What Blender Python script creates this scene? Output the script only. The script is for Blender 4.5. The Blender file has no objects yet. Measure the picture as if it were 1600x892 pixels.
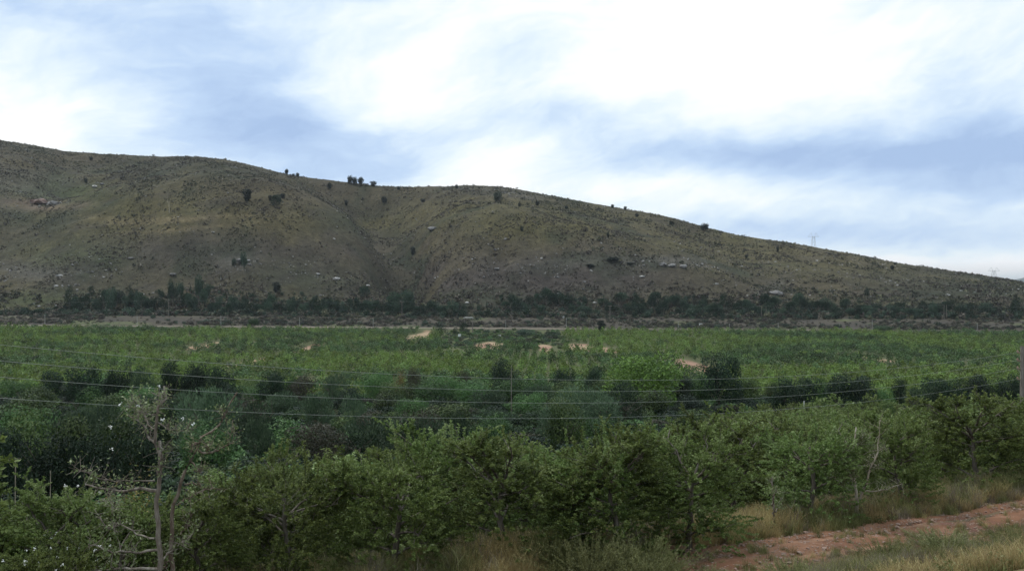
import bpy, math, random
import numpy as np
from mathutils import Vector, Matrix, Euler

# ------------------------------------------------------------------ camera, world, sun, exposure
scene = bpy.context.scene
COL = scene.collection
FPX = 1386.0            # focal length in photo pixels (1600 wide)
HZ = 440.0              # photo row of the level horizon
cam_d = bpy.data.cameras.new('camera')
cam_d.sensor_width = 36.0
cam_d.lens = 36.0 * FPX / 1600.0
cam_d.clip_start = 0.1
cam_d.clip_end = 20000
cam = bpy.data.objects.new('camera', cam_d)
COL.objects.link(cam)
cam.location = (0, 0, 0)
cam.rotation_euler = (math.radians(90) - math.atan((446 - HZ) / FPX), 0, 0)
scene.camera = cam

scene.view_settings.view_transform = 'Standard'
scene.view_settings.look = 'None'
scene.view_settings.exposure = 0.15
scene.view_settings.gamma = 1.0
scene.cycles.max_bounces = 6
scene.cycles.diffuse_bounces = 3
scene.cycles.transmission_bounces = 3
scene.cycles.volume_bounces = 0
scene.cycles.use_denoising = True

SUN_EL, SUN_AZ = math.radians(58), math.radians(-55)     # azimuth measured from +Y towards +X
sun_d = bpy.data.lights.new('sun', 'SUN')
sun_d.energy = 1.5
sun_d.angle = math.radians(14)
sun_d.color = (1.0, 0.96, 0.9)
sun = bpy.data.objects.new('sun', sun_d)
COL.objects.link(sun)
sd = Vector((math.sin(SUN_AZ) * math.cos(SUN_EL), math.cos(SUN_AZ) * math.cos(SUN_EL), math.sin(SUN_EL)))
sun.rotation_euler = sd.to_track_quat('Z', 'Y').to_euler()


class NT:
    """small helper around a node tree"""
    def __init__(self, nt):
        self.nt = nt
    def new(self, typ, **kw):
        n = self.nt.nodes.new(typ)
        for k, v in kw.items():
            setattr(n, k, v)
        return n
    def link(self, a, b):
        self.nt.links.new(a, b)
    def put(self, sock, v):
        if isinstance(v, bpy.types.NodeSocket):
            self.link(v, sock)
        else:
            sock.default_value = v
    def m(self, op, a, b=0.0, c=None, clamp=False):
        n = self.new('ShaderNodeMath', operation=op, use_clamp=clamp)
        self.put(n.inputs[0], a)
        self.put(n.inputs[1], b)
        if c is not None:
            self.put(n.inputs[2], c)
        return n.outputs[0]
    def noise(self, vec, scale, detail=4, rough=0.55, dist=0.0, dim='3D'):
        n = self.new('ShaderNodeTexNoise', noise_dimensions=dim)
        if vec is not None:
            self.link(vec, n.inputs['Vector'])
        n.inputs['Scale'].default_value = scale
        n.inputs['Detail'].default_value = detail
        n.inputs['Roughness'].default_value = rough
        n.inputs['Distortion'].default_value = dist
        return n.outputs['Fac']
    def mix(self, fac, a, b, typ='MIX'):
        n = self.new('ShaderNodeMix', data_type='RGBA', blend_type=typ)
        self.put(n.inputs[0], fac)
        for s, v in ((n.inputs[6], a), (n.inputs[7], b)):
            if isinstance(v, (tuple, list)):
                v = tuple(v) + (1.0,) if len(v) == 3 else v
            self.put(s, v)
        return n.outputs[2]
    def ramp(self, fac, stops, interp='LINEAR'):
        n = self.new('ShaderNodeValToRGB')
        n.color_ramp.interpolation = interp
        e = n.color_ramp.elements
        while len(e) < len(stops):
            e.new(0.5)
        for el, (p, c) in zip(e, stops):
            el.position = p
            if not isinstance(c, (tuple, list)):
                c = (c, c, c)
            el.color = tuple(c) + (1.0,)
        self.put(n.inputs[0], fac)
        return n.outputs[0]
    def sep(self, v):
        n = self.new('ShaderNodeSeparateXYZ')
        self.link(v, n.inputs[0])
        return n.outputs
    def comb(self, x, y, z):
        n = self.new('ShaderNodeCombineXYZ')
        for s, v in zip(n.inputs, (x, y, z)):
            self.put(s, v)
        return n.outputs[0]


world = bpy.data.worlds.new('World')
scene.world = world
world.use_nodes = True
world.node_tree.nodes.clear()
W = NT(world.node_tree)
tc = W.new('ShaderNodeTexCoord')
dx, dy, dz = W.sep(tc.outputs['Generated'])
az = W.m('ARCTAN2', dx, dy)
el = W.m('ARCSINE', dz)
# cloud coordinates: direction, bent by noise
n1 = W.noise(W.comb(az, W.m('MULTIPLY', el, 1.9), 3.1), 3.2, 5, 0.55)
n2 = W.noise(W.comb(az, W.m('MULTIPLY', el, 1.9), 9.7), 3.2, 5, 0.55)
azd = W.m('ADD', az, W.m('MULTIPLY', W.m('SUBTRACT', n1, 0.5), 0.17))
eld = W.m('ADD', el, W.m('MULTIPLY', W.m('SUBTRACT', n2, 0.5), 0.11))
tilt = W.comb(W.m('MULTIPLY', azd, 1.0), W.m('SUBTRACT', W.m('MULTIPLY', eld, 2.6), W.m('MULTIPLY', azd, 0.55)), 0.7)
fb = W.noise(tilt, 3.0, 10, 0.58, 0.25)
val = W.m('ADD', 0.60, W.m('MULTIPLY', W.m('SUBTRACT', fb, 0.5), 1.35))
val = W.m('ADD', val, W.m('MULTIPLY', W.m('SUBTRACT', W.noise(tilt, 9.0, 8, 0.62), 0.5), 0.85))
val = W.m('ADD', val, W.m('MULTIPLY', W.m('SUBTRACT', W.noise(tilt, 26.0, 6, 0.65), 0.5), 0.14))
# cloud banks (photo column, row, half-width, half-height, weight): positive = bright, negative = blue-grey
BLOBS = [(1150, 60, 330, 120, .48), (1100, 130, 260, 90, .20), (640, 170, 170, 70, .38), (790, 245, 130, 32, .36), (60, 190, 130, 70, .40),
         (560, 130, 90, 50, .15), (1560, 110, 50, 45, .2), (980, 300, 200, 22, .30), (1250, 310, 260, 24, .15), (1500, 395, 180, 30, .55),
         (1250, 385, 60, 20, .3), (720, 290, 110, 22, .3), (230, 95, 230, 75, -.30), (420, 130, 110, 55, -.20), (470, 235, 170, 50, -.34),
         (700, 205, 170, 35, -.12), (300, 180, 130, 40, -.2), (870, 160, 110, 45, -.12), (1090, 258, 220, 32, -.52), (1450, 240, 240, 48, -.56),
         (1300, 378, 170, 20, -.50), (1190, 352, 110, 16, -.3), (1450, 350, 130, 16, -.3), (1500, 90, 70, 60, -.12), (150, 10, 200, 40, -.03), (800, 185, 190, 36, -.22), (560, 245, 110, 36, -.26), (820, 100, 110, 40, -.16), (1010, 190, 140, 30, -.10), (1560, 150, 60, 60, -.18)]
for (bx, by, rx, ry, w) in BLOBS:
    ca = math.atan((bx - 800) / FPX)
    ce = math.atan((HZ - by) / math.hypot(FPX, bx - 800))
    ax = W.m('MULTIPLY', W.m('SUBTRACT', azd, ca), FPX / rx)
    ay = W.m('MULTIPLY', W.m('SUBTRACT', eld, ce), FPX / ry)
    r2 = W.m('ADD', W.m('MULTIPLY', ax, ax), W.m('MULTIPLY', ay, ay))
    g = W.m('POWER', 2.71828, W.m('MULTIPLY', r2, -0.8))
    val = W.m('MULTIPLY_ADD', g, w, val)
cloud = W.ramp(val, [(0.0, (.37, .51, .76)), (0.30, (.51, .66, .88)), (0.52, (.67, .80, .94)), (0.70, (.80, .90, .965)), (0.90, (.95, .985, 1.0)), (1.0, (1.0, 1.0, 1.0))])
sky = W.new('ShaderNodeTexSky', sky_type='NISHITA')
sky.sun_disc = False
sky.sun_elevation = SUN_EL
sky.sun_rotation = SUN_AZ
skyc = W.mix(1.0, sky.outputs[0], (0.10, 0.10, 0.10), 'MULTIPLY')
tot = W.mix(0.93, skyc, W.mix(1.0, cloud, (1.0, 1.0, 1.0), 'MULTIPLY'))
zen = W.m('ADD', 1.0, W.m('MULTIPLY', W.m('MULTIPLY', W.m('SUBTRACT', dz, .30), 1.0, clamp=True), 1.1))
tot = W.mix(1.0, tot, W.comb(zen, zen, zen), 'MULTIPLY')
low = W.m('MULTIPLY', W.m('ADD', dz, 0.02), 25.0, clamp=True)
tot = W.mix(low, (.16, .16, .13), tot)
bg = W.new('ShaderNodeBackground')
W.link(tot, bg.inputs['Color'])
bg.inputs['Strength'].default_value = 1.0
wo = W.new('ShaderNodeOutputWorld')
W.link(bg.outputs[0], wo.inputs['Surface'])

# ------------------------------------------------------------------ numeric helpers
RNG = np.random.default_rng(7)
random.seed(7)


def ss(a, b, x):
    t = np.clip((x - a) / (b - a), 0, 1)
    return t * t * (3 - 2 * t)


def _hash(ix, iy, seed):
    h = (ix.astype(np.int64) * 374761393 + iy.astype(np.int64) * 668265263 + seed * 974711) & 0xFFFFFFFF
    h = ((h ^ (h >> 13)) * 1274126177) & 0xFFFFFFFF
    return ((h ^ (h >> 16)) & 0xFFFF) / 65535.0


def vnoise(x, y, seed=0):
    ix, iy = np.floor(x), np.floor(y)
    fx, fy = x - ix, y - iy
    fx, fy = fx * fx * (3 - 2 * fx), fy * fy * (3 - 2 * fy)
    a, b = _hash(ix, iy, seed), _hash(ix + 1, iy, seed)
    c, d = _hash(ix, iy + 1, seed), _hash(ix + 1, iy + 1, seed)
    return (a + (b - a) * fx) * (1 - fy) + (c + (d - c) * fx) * fy


def fbm(x, y, s, o=4, seed=0):
    v, amp, tot_ = 0, 1.0, 0
    for i in range(o):
        v = v + amp * (vnoise(x / s, y / s, seed + i * 17) - 0.5)
        tot_ += amp
        amp *= 0.5
        s *= 0.5
    return v / tot_ * 2


def fX(X):
    Xc = np.clip(X, -60, 60)
    return np.where(Xc > 0, .52 * Xc, .30 * Xc)


def Ucoord(X, Y):
    return Y - fX(X) * (1 - ss(26, 84, Y))


PU = [-60, -20, 0, 5, 9, 12.5, 15, 18, 20, 24, 29, 35, 45, 70, 110, 150, 200, 300, 428, 440, 447, 452, 470, 500]
PZ = [-1.2, -1.5, -1.7, -2.6, -4.2, -5.6, -6.0, -6.1, -6.3, -7.4, -8.5, -9.5, -10.7, -13.4, -16.2, -20.0, -23.2, -24.7, -24.6, -23.6, -23.2, -22.4, -19.6, -18.0]
RX = [-700, -300, 0, 50, 100, 150, 200, 310, 350, 400, 450, 500, 550, 600, 650, 700, 730, 780, 830, 900, 960, 1000, 1050, 1100, 1150, 1200, 1270, 1330, 1400, 1450, 1500, 1550, 1580, 1600, 1750, 2000]
RY = [190, 190, 217, 226, 236, 241, 243, 245, 249, 261, 273, 281, 287, 292, 294, 293, 291, 292, 300, 314, 323, 330, 340, 354, 366, 374, 385, 396, 411, 418, 425, 432, 437, 441, 452, 456]
G = lambda v, c, w: np.exp(-((v - c) / w) ** 2)


def hill_t(X, Y):
    Ys = np.maximum(Y, 1.0)
    px = 800 + FPX * X / Ys
    Dr = np.interp(px, [0, 650, 1200, 1600, 2000], [960, 900, 790, 690, 650])
    t = (Ys - 500) / (Dr - 500)
    return px, Dr, t


def height(X, Y):
    X = np.asarray(X, float)
    Y = np.asarray(Y, float)
    u = np.where(Y < 130, Ucoord(X, Y), Y)
    z = np.interp(u, PU, PZ)
    z = z + fbm(X, Y, 6, 3, 3) * .22 * ss(10, 20, Y) + fbm(X, Y, 60, 3, 5) * .5 * ss(60, 140, Y) * (1 - ss(425, 435, Y)) + fbm(X, Y, 1.3, 2, 8) * .05 * (1 - ss(30, 40, Y))
    z = z + np.clip(-X, -200, 300) * .0065 * ss(230, 420, Y) * (1 - ss(462, 498, Y))
    px, Dr, t = hill_t(X, Y)
    zr = (HZ - np.interp(px, RX, RY)) / FPX * Dr
    tc_ = np.clip(t, 0, 1)
    s = 1.25 * tc_ - .25 * tc_ ** 2
    zh = -18 + (zr + 18) * s
    A = np.clip((zr + 18) / 100, .15, 1.1)
    mid = ss(0.02, .2, tc_) * (1 - ss(.8, 1, tc_))
    f = 0
    f = f + 21 * G(px, 320, 175) * G(t, .40, .19)                     # left spur
    f = f + 11 * G(px, 455, 80) * G(t, .42, .17)
    f = f + 20 * G(px, 860, 190) * G(t, .36, .22)                     # broad right spur
    f = f + 8 * G(px, 1090, 110) * G(t, .30, .20)
    gc = 638 - 110 * np.clip(t - .25, 0, 1) + 60 * np.clip(t - .55, 0, 1) + 8 * np.sin(t * 20)
    f = f - 34 * G(px, gc, 30 + 62 * tc_) * mid                       # the main gully
    f = f - 11 * G(px, 40 + 260 * (t - .35), 70) * mid                 # hollow far left
    f = f - 8 * G(px, 1230 - 160 * (t - .2), 60) * mid                # hollow to the right
    f = f - 5 * G(px, 760 + 20 * np.sin(t * 9), 16) * mid * G(t, .2, .2)
    zh = zh + f * A
    k = ss(500, 540, Y) * (1 - .75 * ss(.8, 1.0, t) * (1 - ss(1.05, 1.3, t)))
    zh = zh + k * (fbm(X, Y, 110, 4, 21) * 9 * A + fbm(X, Y, 28, 3, 31) * 2.6 * A + fbm(X, Y, 7, 2, 41) * .55)
    zh = zh - (ss(1.0, 1.6, t)) * np.maximum(zr + 25, 0) * .9 - np.clip(Y - Dr, 0, 60) * .10
    return np.where(Y > 500, zh, z)


def h1(x, y):
    return float(height(np.array([x]), np.array([y]))[0])


def at(px, D):
    return (px - 800) / FPX * D


def ground_D(px, py, lo=14, hi=1100):
    """distance at which the terrain is met by the sight line through (px, py)"""
    D = np.concatenate([np.arange(lo, 470, 1.0), np.arange(470, hi, 1.0)])
    D = D[D >= lo]
    z = height((px - 800) / FPX * D, D)
    hit = np.nonzero(z >= (HZ - py) / FPX * D)[0]
    return float(D[hit[0]]) if len(hit) else float(D[-1])


# ------------------------------------------------------------------ object helpers
def tag(o, label=None, cat=None, group=None, kind=None):
    if label: o['label'] = label
    if cat: o['category'] = cat
    if group: o['group'] = group
    if kind: o['kind'] = kind
    return o


def link(name, me, mat=None, parent=None, loc=(0, 0, 0), rot=(0, 0, 0), sc=None):
    o = bpy.data.objects.new(name, me)
    COL.objects.link(o)
    if mat is not None and me is not None and len(me.materials) == 0:
        me.materials.append(mat)
    o.location = loc
    o.rotation_euler = rot
    if sc is not None:
        o.scale = sc if hasattr(sc, '__len__') else (sc, sc, sc)
    if parent is not None:
        o.parent = parent
    return o


def empty(name, loc, rz=0, sc=1.0):
    o = bpy.data.objects.new(name, None)
    COL.objects.link(o)
    o.empty_display_size = .2
    o.location = loc
    o.rotation_euler = (0, 0, rz)
    o.scale = sc if hasattr(sc, '__len__') else (sc, sc, sc)
    return o


def mesh_np(name, V, F, mat=None, attr=None, smooth=False):
    """V (n,3), F (m,k) of equal-sized faces"""
    me = bpy.data.meshes.new(name)
    V = np.asarray(V, np.float32)
    F = np.asarray(F, np.int32)
    m, k = F.shape
    me.vertices.add(len(V))
    me.vertices.foreach_set('co', V.ravel())
    me.loops.add(m * k)
    me.loops.foreach_set('vertex_index', F.ravel())
    me.polygons.add(m)
    me.polygons.foreach_set('loop_start', np.arange(0, m * k, k, dtype=np.int32))
    me.polygons.foreach_set('use_smooth', np.full(m, smooth, bool))
    me.update(calc_edges=True)
    if attr is not None:
        for an, av in attr.items():
            dom = 'FACE' if len(av) == m else 'POINT'
            if av.ndim == 1:
                a = me.attributes.new(an, 'FLOAT', dom)
                a.data.foreach_set('value', av.astype(np.float32))
            else:
                a = me.attributes.new(an, 'FLOAT_COLOR', dom)
                c = np.ones((len(av), 4), np.float32)
                c[:, :3] = av
                a.data.foreach_set('color', c.ravel())
    if mat is not None:
        me.materials.append(mat)
    return me


def norm(v):
    return v / np.maximum(np.linalg.norm(v, axis=-1, keepdims=True), 1e-9)


def tubes(lines, sides=5):
    """lines: list of (points (n,3), radii (n,)) -> one set of quads"""
    Vs, Fs, o = [], [], 0
    ang = np.arange(sides) / sides * 2 * math.pi
    for P, R in lines:
        P = np.asarray(P, float)
        R = np.asarray(R, float)
        n = len(P)
        T = np.gradient(P, axis=0)
        T = norm(T)
        ref = np.where(np.abs(T[:, 2:3]) > .9, np.array([[1., 0, 0]]), np.array([[0, 0, 1.]]))
        A = norm(np.cross(T, ref))
        B = np.cross(T, A)
        ring = P[:, None, :] + R[:, None, None] * (np.cos(ang)[None, :, None] * A[:, None, :] + np.sin(ang)[None, :, None] * B[:, None, :])
        Vs.append(ring.reshape(-1, 3))
        i = np.arange(n - 1)[:, None] * sides
        j = np.arange(sides)[None, :]
        j2 = (j + 1) % sides
        Fs.append(np.stack([i + j, i + j2, i + sides + j2, i + sides + j], -1).reshape(-1, 4) + o)
        o += n * sides
    return np.concatenate(Vs), np.concatenate(Fs)


def leaves(pos, dirv, L, Wd, rng, fold=.18, up=.5, nrm=None):
    """folded diamond leaves: pos (n,3) base, dirv (n,3), L, Wd lengths (n,)"""
    n = len(pos)
    d = norm(dirv)
    ref = norm(rng.normal(size=(n, 3)) * (1 - up) + np.array([0, 0, 1.0]) * up)
    if nrm is not None:
        ref = nrm
    s = norm(np.cross(d, ref))
    nn = np.cross(s, d)
    L = L[:, None]
    Wd = Wd[:, None]
    a = pos
    b = pos + d * L * .45 + s * Wd * .5 + nn * L * fold * .5
    c = pos + d * L
    e = pos + d * L * .45 - s * Wd * .5 + nn * L * fold * .5
    V = np.stack([a, b, c, e], 1).reshape(-1, 3)
    F = np.arange(n * 4).reshape(n, 4)
    return V, F


# ------------------------------------------------------------------ materials
def leaf_mat(name, dark, mid, pale, trans=.22, rough=.55, spec=.22, var=.25):
    m = bpy.data.materials.new(name)
    m.use_nodes = True
    m.node_tree.nodes.clear()
    N = NT(m.node_tree)
    at_ = N.new('ShaderNodeAttribute', attribute_name='lv')
    oi = N.new('ShaderNodeObjectInfo')
    geo = N.new('ShaderNodeNewGeometry')
    pat = N.noise(geo.outputs['Position'], 1.1, 3, .5)
    f = N.m('ADD', at_.outputs['Fac'], N.m('MULTIPLY', N.m('SUBTRACT', pat, .5), .9))
    f = N.m('ADD', f, N.m('MULTIPLY', N.m('SUBTRACT', oi.outputs['Random'], .5), var))
    c = N.ramp(f, [(0.0, dark), (0.5, mid), (0.93, tuple(.6 * a + .4 * b for a, b in zip(mid, pale))), (1.0, pale)])
    hsv = N.new('ShaderNodeHueSaturation')
    N.put(hsv.inputs['Hue'], N.m('ADD', .5, N.m('MULTIPLY', N.m('SUBTRACT', oi.outputs['Random'], .5), .035)))
    N.put(hsv.inputs['Value'], N.m('ADD', .86, N.m('MULTIPLY', oi.outputs['Random'], .3)))
    N.link(c, hsv.inputs['Color'])
    p = N.new('ShaderNodeBsdfPrincipled')
    N.link(hsv.outputs[0], p.inputs['Base Color'])
    p.inputs['Roughness'].default_value = rough
    p.inputs['Specular IOR Level'].default_value = spec
    t = N.new('ShaderNodeBsdfTranslucent')
    N.link(hsv.outputs[0], t.inputs['Color'])
    mx = N.new('ShaderNodeMixShader')
    mx.inputs[0].default_value = trans
    N.link(p.outputs[0], mx.inputs[1])
    N.link(t.outputs[0], mx.inputs[2])
    o = N.new('ShaderNodeOutputMaterial')
    N.link(mx.outputs[0], o.inputs['Surface'])
    return m


def noise_mat(name, cols, scale, rough=.85, detail=6, bump=.3, bscale=None, spec=.2, stretch=None, objspace=True):
    """colours blended by object-space noise, with fine bump"""
    m = bpy.data.materials.new(name)
    m.use_nodes = True
    m.node_tree.nodes.clear()
    N = NT(m.node_tree)
    tcn = N.new('ShaderNodeTexCoord')
    vec = tcn.outputs['Object']
    if stretch:
        mp = N.new('ShaderNodeMapping')
        mp.inputs['Scale'].default_value = stretch
        N.link(vec, mp.inputs['Vector'])
        vec = mp.outputs[0]
    f = N.noise(vec, scale, detail, .6)
    st = [(0.3 + .4 * i / max(1, len(cols) - 1), c) for i, c in enumerate(cols)]
    c = N.ramp(f, st)
    p = N.new('ShaderNodeBsdfPrincipled')
    N.link(c, p.inputs['Base Color'])
    p.inputs['Roughness'].default_value = rough
    p.inputs['Specular IOR Level'].default_value = spec
    b = N.new('ShaderNodeBump')
    b.inputs['Strength'].default_value = bump
    b.inputs['Distance'].default_value = .02
    N.link(N.noise(vec, bscale or scale * 4, 5, .6), b.inputs['Height'])
    N.link(b.outputs[0], p.inputs['Normal'])
    o = N.new('ShaderNodeOutputMaterial')
    N.link(p.outputs[0], o.inputs['Surface'])
    return m


def vcol_mat(name, attr, nscale, amount=.5, bump=.4, bdist=.3, rough=.95):
    m = bpy.data.materials.new(name)
    m.use_nodes = True
    m.node_tree.nodes.clear()
    N = NT(m.node_tree)
    a = N.new('ShaderNodeAttribute', attribute_name=attr)
    geo = N.new('ShaderNodeNewGeometry')
    pos = geo.outputs['Position']
    n_big = N.noise(pos, nscale, 6, .65)
    n_fine = N.noise(pos, nscale * 7, 5, .7)
    v = N.m('ADD', N.m('MULTIPLY', n_big, .55), N.m('MULTIPLY', n_fine, .45))
    k = N.ramp(v, [(.30, 1 - amount), (.5, 1.0), (.70, 1 + amount * 1.3)])
    c = N.mix(1.0, a.outputs['Color'], k, 'MULTIPLY')
    p = N.new('ShaderNodeBsdfPrincipled')
    N.link(c, p.inputs['Base Color'])
    p.inputs['Roughness'].default_value = rough
    p.inputs['Specular IOR Level'].default_value = .1
    b = N.new('ShaderNodeBump')
    b.inputs['Strength'].default_value = bump
    b.inputs['Distance'].default_value = bdist
    N.link(v, b.inputs['Height'])
    N.link(b.outputs[0], p.inputs['Normal'])
    o = N.new('ShaderNodeOutputMaterial')
    N.link(p.outputs[0], o.inputs['Surface'])
    return m


M = {}
M['apple'] = leaf_mat('apple_leaf', (.054, .080, .018), (.136, .180, .044), (.28, .32, .14), trans=.35, var=.4)
M['apple_old'] = leaf_mat('old_apple_leaf', (.06, .085, .03), (.13, .16, .06), (.30, .31, .18), trans=.3)
M['orch_mid'] = leaf_mat('orchard_leaf', (.036, .062, .014), (.100, .150, .034), (.18, .24, .07), var=.6)
M['orch_light'] = leaf_mat('light_orchard_leaf', (.056, .092, .016), (.132, .188, .036), (.22, .28, .08), var=.5)
M['orch_dark'] = leaf_mat('deep_orchard_leaf', (.018, .038, .012), (.058, .100, .029), (.12, .18, .06), var=.6)
M['olive'] = leaf_mat('olive_leaf', (.012, .026, .007), (.052, .082, .020), (.14, .17, .055), var=.7)
M['dark'] = leaf_mat('dark_leaf', (.005, .012, .006), (.015, .031, .013), (.045, .075, .035))
M['blue'] = leaf_mat('blue_green_leaf', (.018, .036, .018), (.064, .098, .050), (.15, .20, .11), var=.5)
M['green'] = leaf_mat('mid_green_leaf', (.012, .036, .010), (.056, .112, .030), (.13, .20, .065), var=.7)
M['willow'] = leaf_mat('willow_leaf', (.035, .070, .010), (.105, .170, .026), (.18, .26, .06))
M['brown'] = leaf_mat('brownish_leaf', (.018, .018, .011), (.050, .046, .028), (.10, .09, .055))
M['rust'] = leaf_mat('rusty_leaf', (.08, .05, .015), (.17, .105, .035), (.24, .17, .07))
M['gum'] = leaf_mat('gum_leaf', (.014, .029, .018), (.038, .066, .038), (.09, .125, .075), var=.5)
M['pine'] = leaf_mat('pine_needle', (.005, .010, .006), (.012, .020, .012), (.03, .04, .02))
M['scrub'] = leaf_mat('scrub_leaf', (.022, .026, .014), (.052, .053, .029), (.13, .12, .07), var=1.4, trans=.1)
M['scrub_brown'] = leaf_mat('dry_scrub_leaf', (.032, .026, .019), (.072, .059, .043), (.15, .125, .095), var=1.3, trans=.1)
M['yellow'] = leaf_mat('yellow_leaf', (.12, .10, .02), (.26, .21, .05), (.38, .32, .1))
M['drygrass'] = leaf_mat('dry_grass', (.16, .12, .05), (.33, .25, .105), (.50, .41, .21), trans=.35, var=.4)
M['greengrass'] = leaf_mat('grey_green_grass', (.065, .078, .022), (.165, .165, .058), (.28, .26, .12), trans=.35, var=.6)
M['feather'] = leaf_mat('feathery_shrub_leaf', (.085, .092, .030), (.200, .205, .080), (.31, .30, .16), trans=.25)
M['purplegrass'] = leaf_mat('seeding_grass', (.10, .078, .055), (.19, .155, .115), (.30, .25, .19), trans=.3, var=.4)
M['blossom'] = noise_mat('blossom_white', [(.62, .62, .56), (.80, .80, .76)], 20, .6, 2, .1)
M['bark'] = noise_mat('bark', [(.055, .045, .034), (.12, .10, .078), (.20, .18, .14)], 9, .9, 6, .7, 30, stretch=(1, 1, .25))
M['greybark'] = noise_mat('lichen_grey_bark', [(.06, .048, .037), (.16, .132, .104), (.30, .27, .225)], 9, .9, 6, .8, 30, stretch=(1, 1, .3))
M['palebark'] = noise_mat('bleached_bark', [(.20, .165, .12), (.34, .29, .22), (.48, .43, .35)], 8, .85, 6, .6, 30, stretch=(1, 1, .3))
M['redbark'] = noise_mat('peeling_brown_bark', [(.060, .040, .030), (.13, .095, .070), (.28, .24, .19)], 8, .9, 6, .8, 30, stretch=(1, 1, .3))
M['rock'] = noise_mat('hill_rock', [(.09, .084, .078), (.165, .155, .145), (.27, .255, .24)], 1.2, .9, 6, .6, 5)
M['palerock'] = noise_mat('pale_rock', [(.20, .19, .175), (.33, .31, .285), (.46, .44, .41)], 1.0, .9, 6, .6, 5)
M['redrock'] = noise_mat('reddish_rock', [(.12, .085, .07), (.22, .15, .125), (.30, .25, .23)], .6, .9, 6, .6, 3)
M['stone'] = noise_mat('track_stone', [(.14, .085, .06), (.24, .155, .115), (.44, .36, .29)], 6, .9, 4, .4, 30)
M['woodpole'] = noise_mat('weathered_pole_wood', [(.10, .085, .07), (.18, .155, .13), (.26, .235, .20)], 5, .85, 6, .5, 20, stretch=(4, 4, .3))
M['concrete'] = noise_mat('pale_concrete', [(.22, .21, .19), (.32, .31, .28), (.42, .41, .37)], 3, .85, 5, .3)
M['steel'] = noise_mat('galvanised_steel', [(.38, .38, .38), (.50, .50, .50)], 3, .5, 3, .1)
M['wire'] = noise_mat('aluminium_wire', [(.20, .21, .18), (.30, .31, .27)], 3, .5, 3, .1)
M['ceramic'] = noise_mat('insulator_ceramic', [(.25, .16, .12), (.35, .24, .18)], 6, .3, 3, .1)
M['roofmetal'] = noise_mat('greyed_thatch', [(.12, .10, .09), (.22, .19, .17), (.30, .27, .25)], 4, .9, 6, .5)
M['white'] = noise_mat('chalky_white', [(.60, .60, .58), (.78, .78, .76)], 2, .7, 4, .2)

# ------------------------------------------------------------------ terrain
def spacing(a, steps):
    """steps: list of (until, step)"""
    out = [a]
    for until, st in steps:
        while out[-1] < until - 1e-6:
            out.append(out[-1] + st)
    return np.array(out)


gx = spacing(0, [(20, .45), (40, .9), (90, 1.8), (640, 2.8), (900, 8), (3000, 60), (9000, 400)])
gx = np.concatenate([-gx[::-1][:-1], gx])
gy = spacing(-60, [(8, 4), (30, .42), (60, .9), (130, 2.0), (424, 4), (500, 2.0), (1000, 2.8), (1400, 12), (3000, 80), (9000, 500)])
XX, YY = np.meshgrid(gx, gy)
ZZ = height(XX, YY)
far = ss(1300, 1700, YY)
ZZ = ZZ * (1 - far) + far * (-26)
GV = np.stack([XX, YY, ZZ], -1).reshape(-1, 3)
nx_, ny_ = len(gx), len(gy)
ii = (np.arange(ny_ - 1)[:, None] * nx_ + np.arange(nx_ - 1)[None, :]).ravel()
GF = np.stack([ii, ii + 1, ii + nx_ + 1, ii + nx_], -1)
fy = (YY[:-1, :-1]).ravel()

# bare sandy patches in the far orchards: (column, row, half width px, half height px)
BARE = [(660, 524, 17, 7), (412, 562, 16, 7), (497, 538, 10, 4.5), (338, 536, 15, 2), (905, 540, 24, 3), (945, 544, 14, 2), (1072, 568, 22, 6),
        (1090, 577, 14, 3), (765, 537, 20, 2), (1325, 555, 18, 3), (850, 541, 11, 2), (495, 602, 34, 6)]
BW = []
for (bx, by, rx, ry) in BARE:
    D0 = ground_D(bx, by, 100)
    D1 = ground_D(bx, by - ry, 100)
    D2 = ground_D(bx, by + ry, 100)
    hid = 1.7 / ((by - HZ) / FPX) if by < 600 else 6.0          # trees this far in front would hide the soil
    ryw = max(3.0, (D1 - D2) / 2)
    BW.append((at(bx, D0), D0 - hid / 2, rx / FPX * D0, ryw + hid / 2))


def bare(X, Y, grow=1.0):
    v = np.zeros_like(X)
    for (cx, cy, rx, ry) in BW:
        r = np.sqrt(((X - cx) / rx) ** 2 + ((Y - cy) / ry) ** 2) + fbm(X, Y, 9, 3, 77) * .55
        v = np.maximum(v, 1 - ss(.75 * grow, 1.15 * grow, r))
    return v


def lerp(a, b, t):
    return a + (b - a) * t[..., None]


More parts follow.
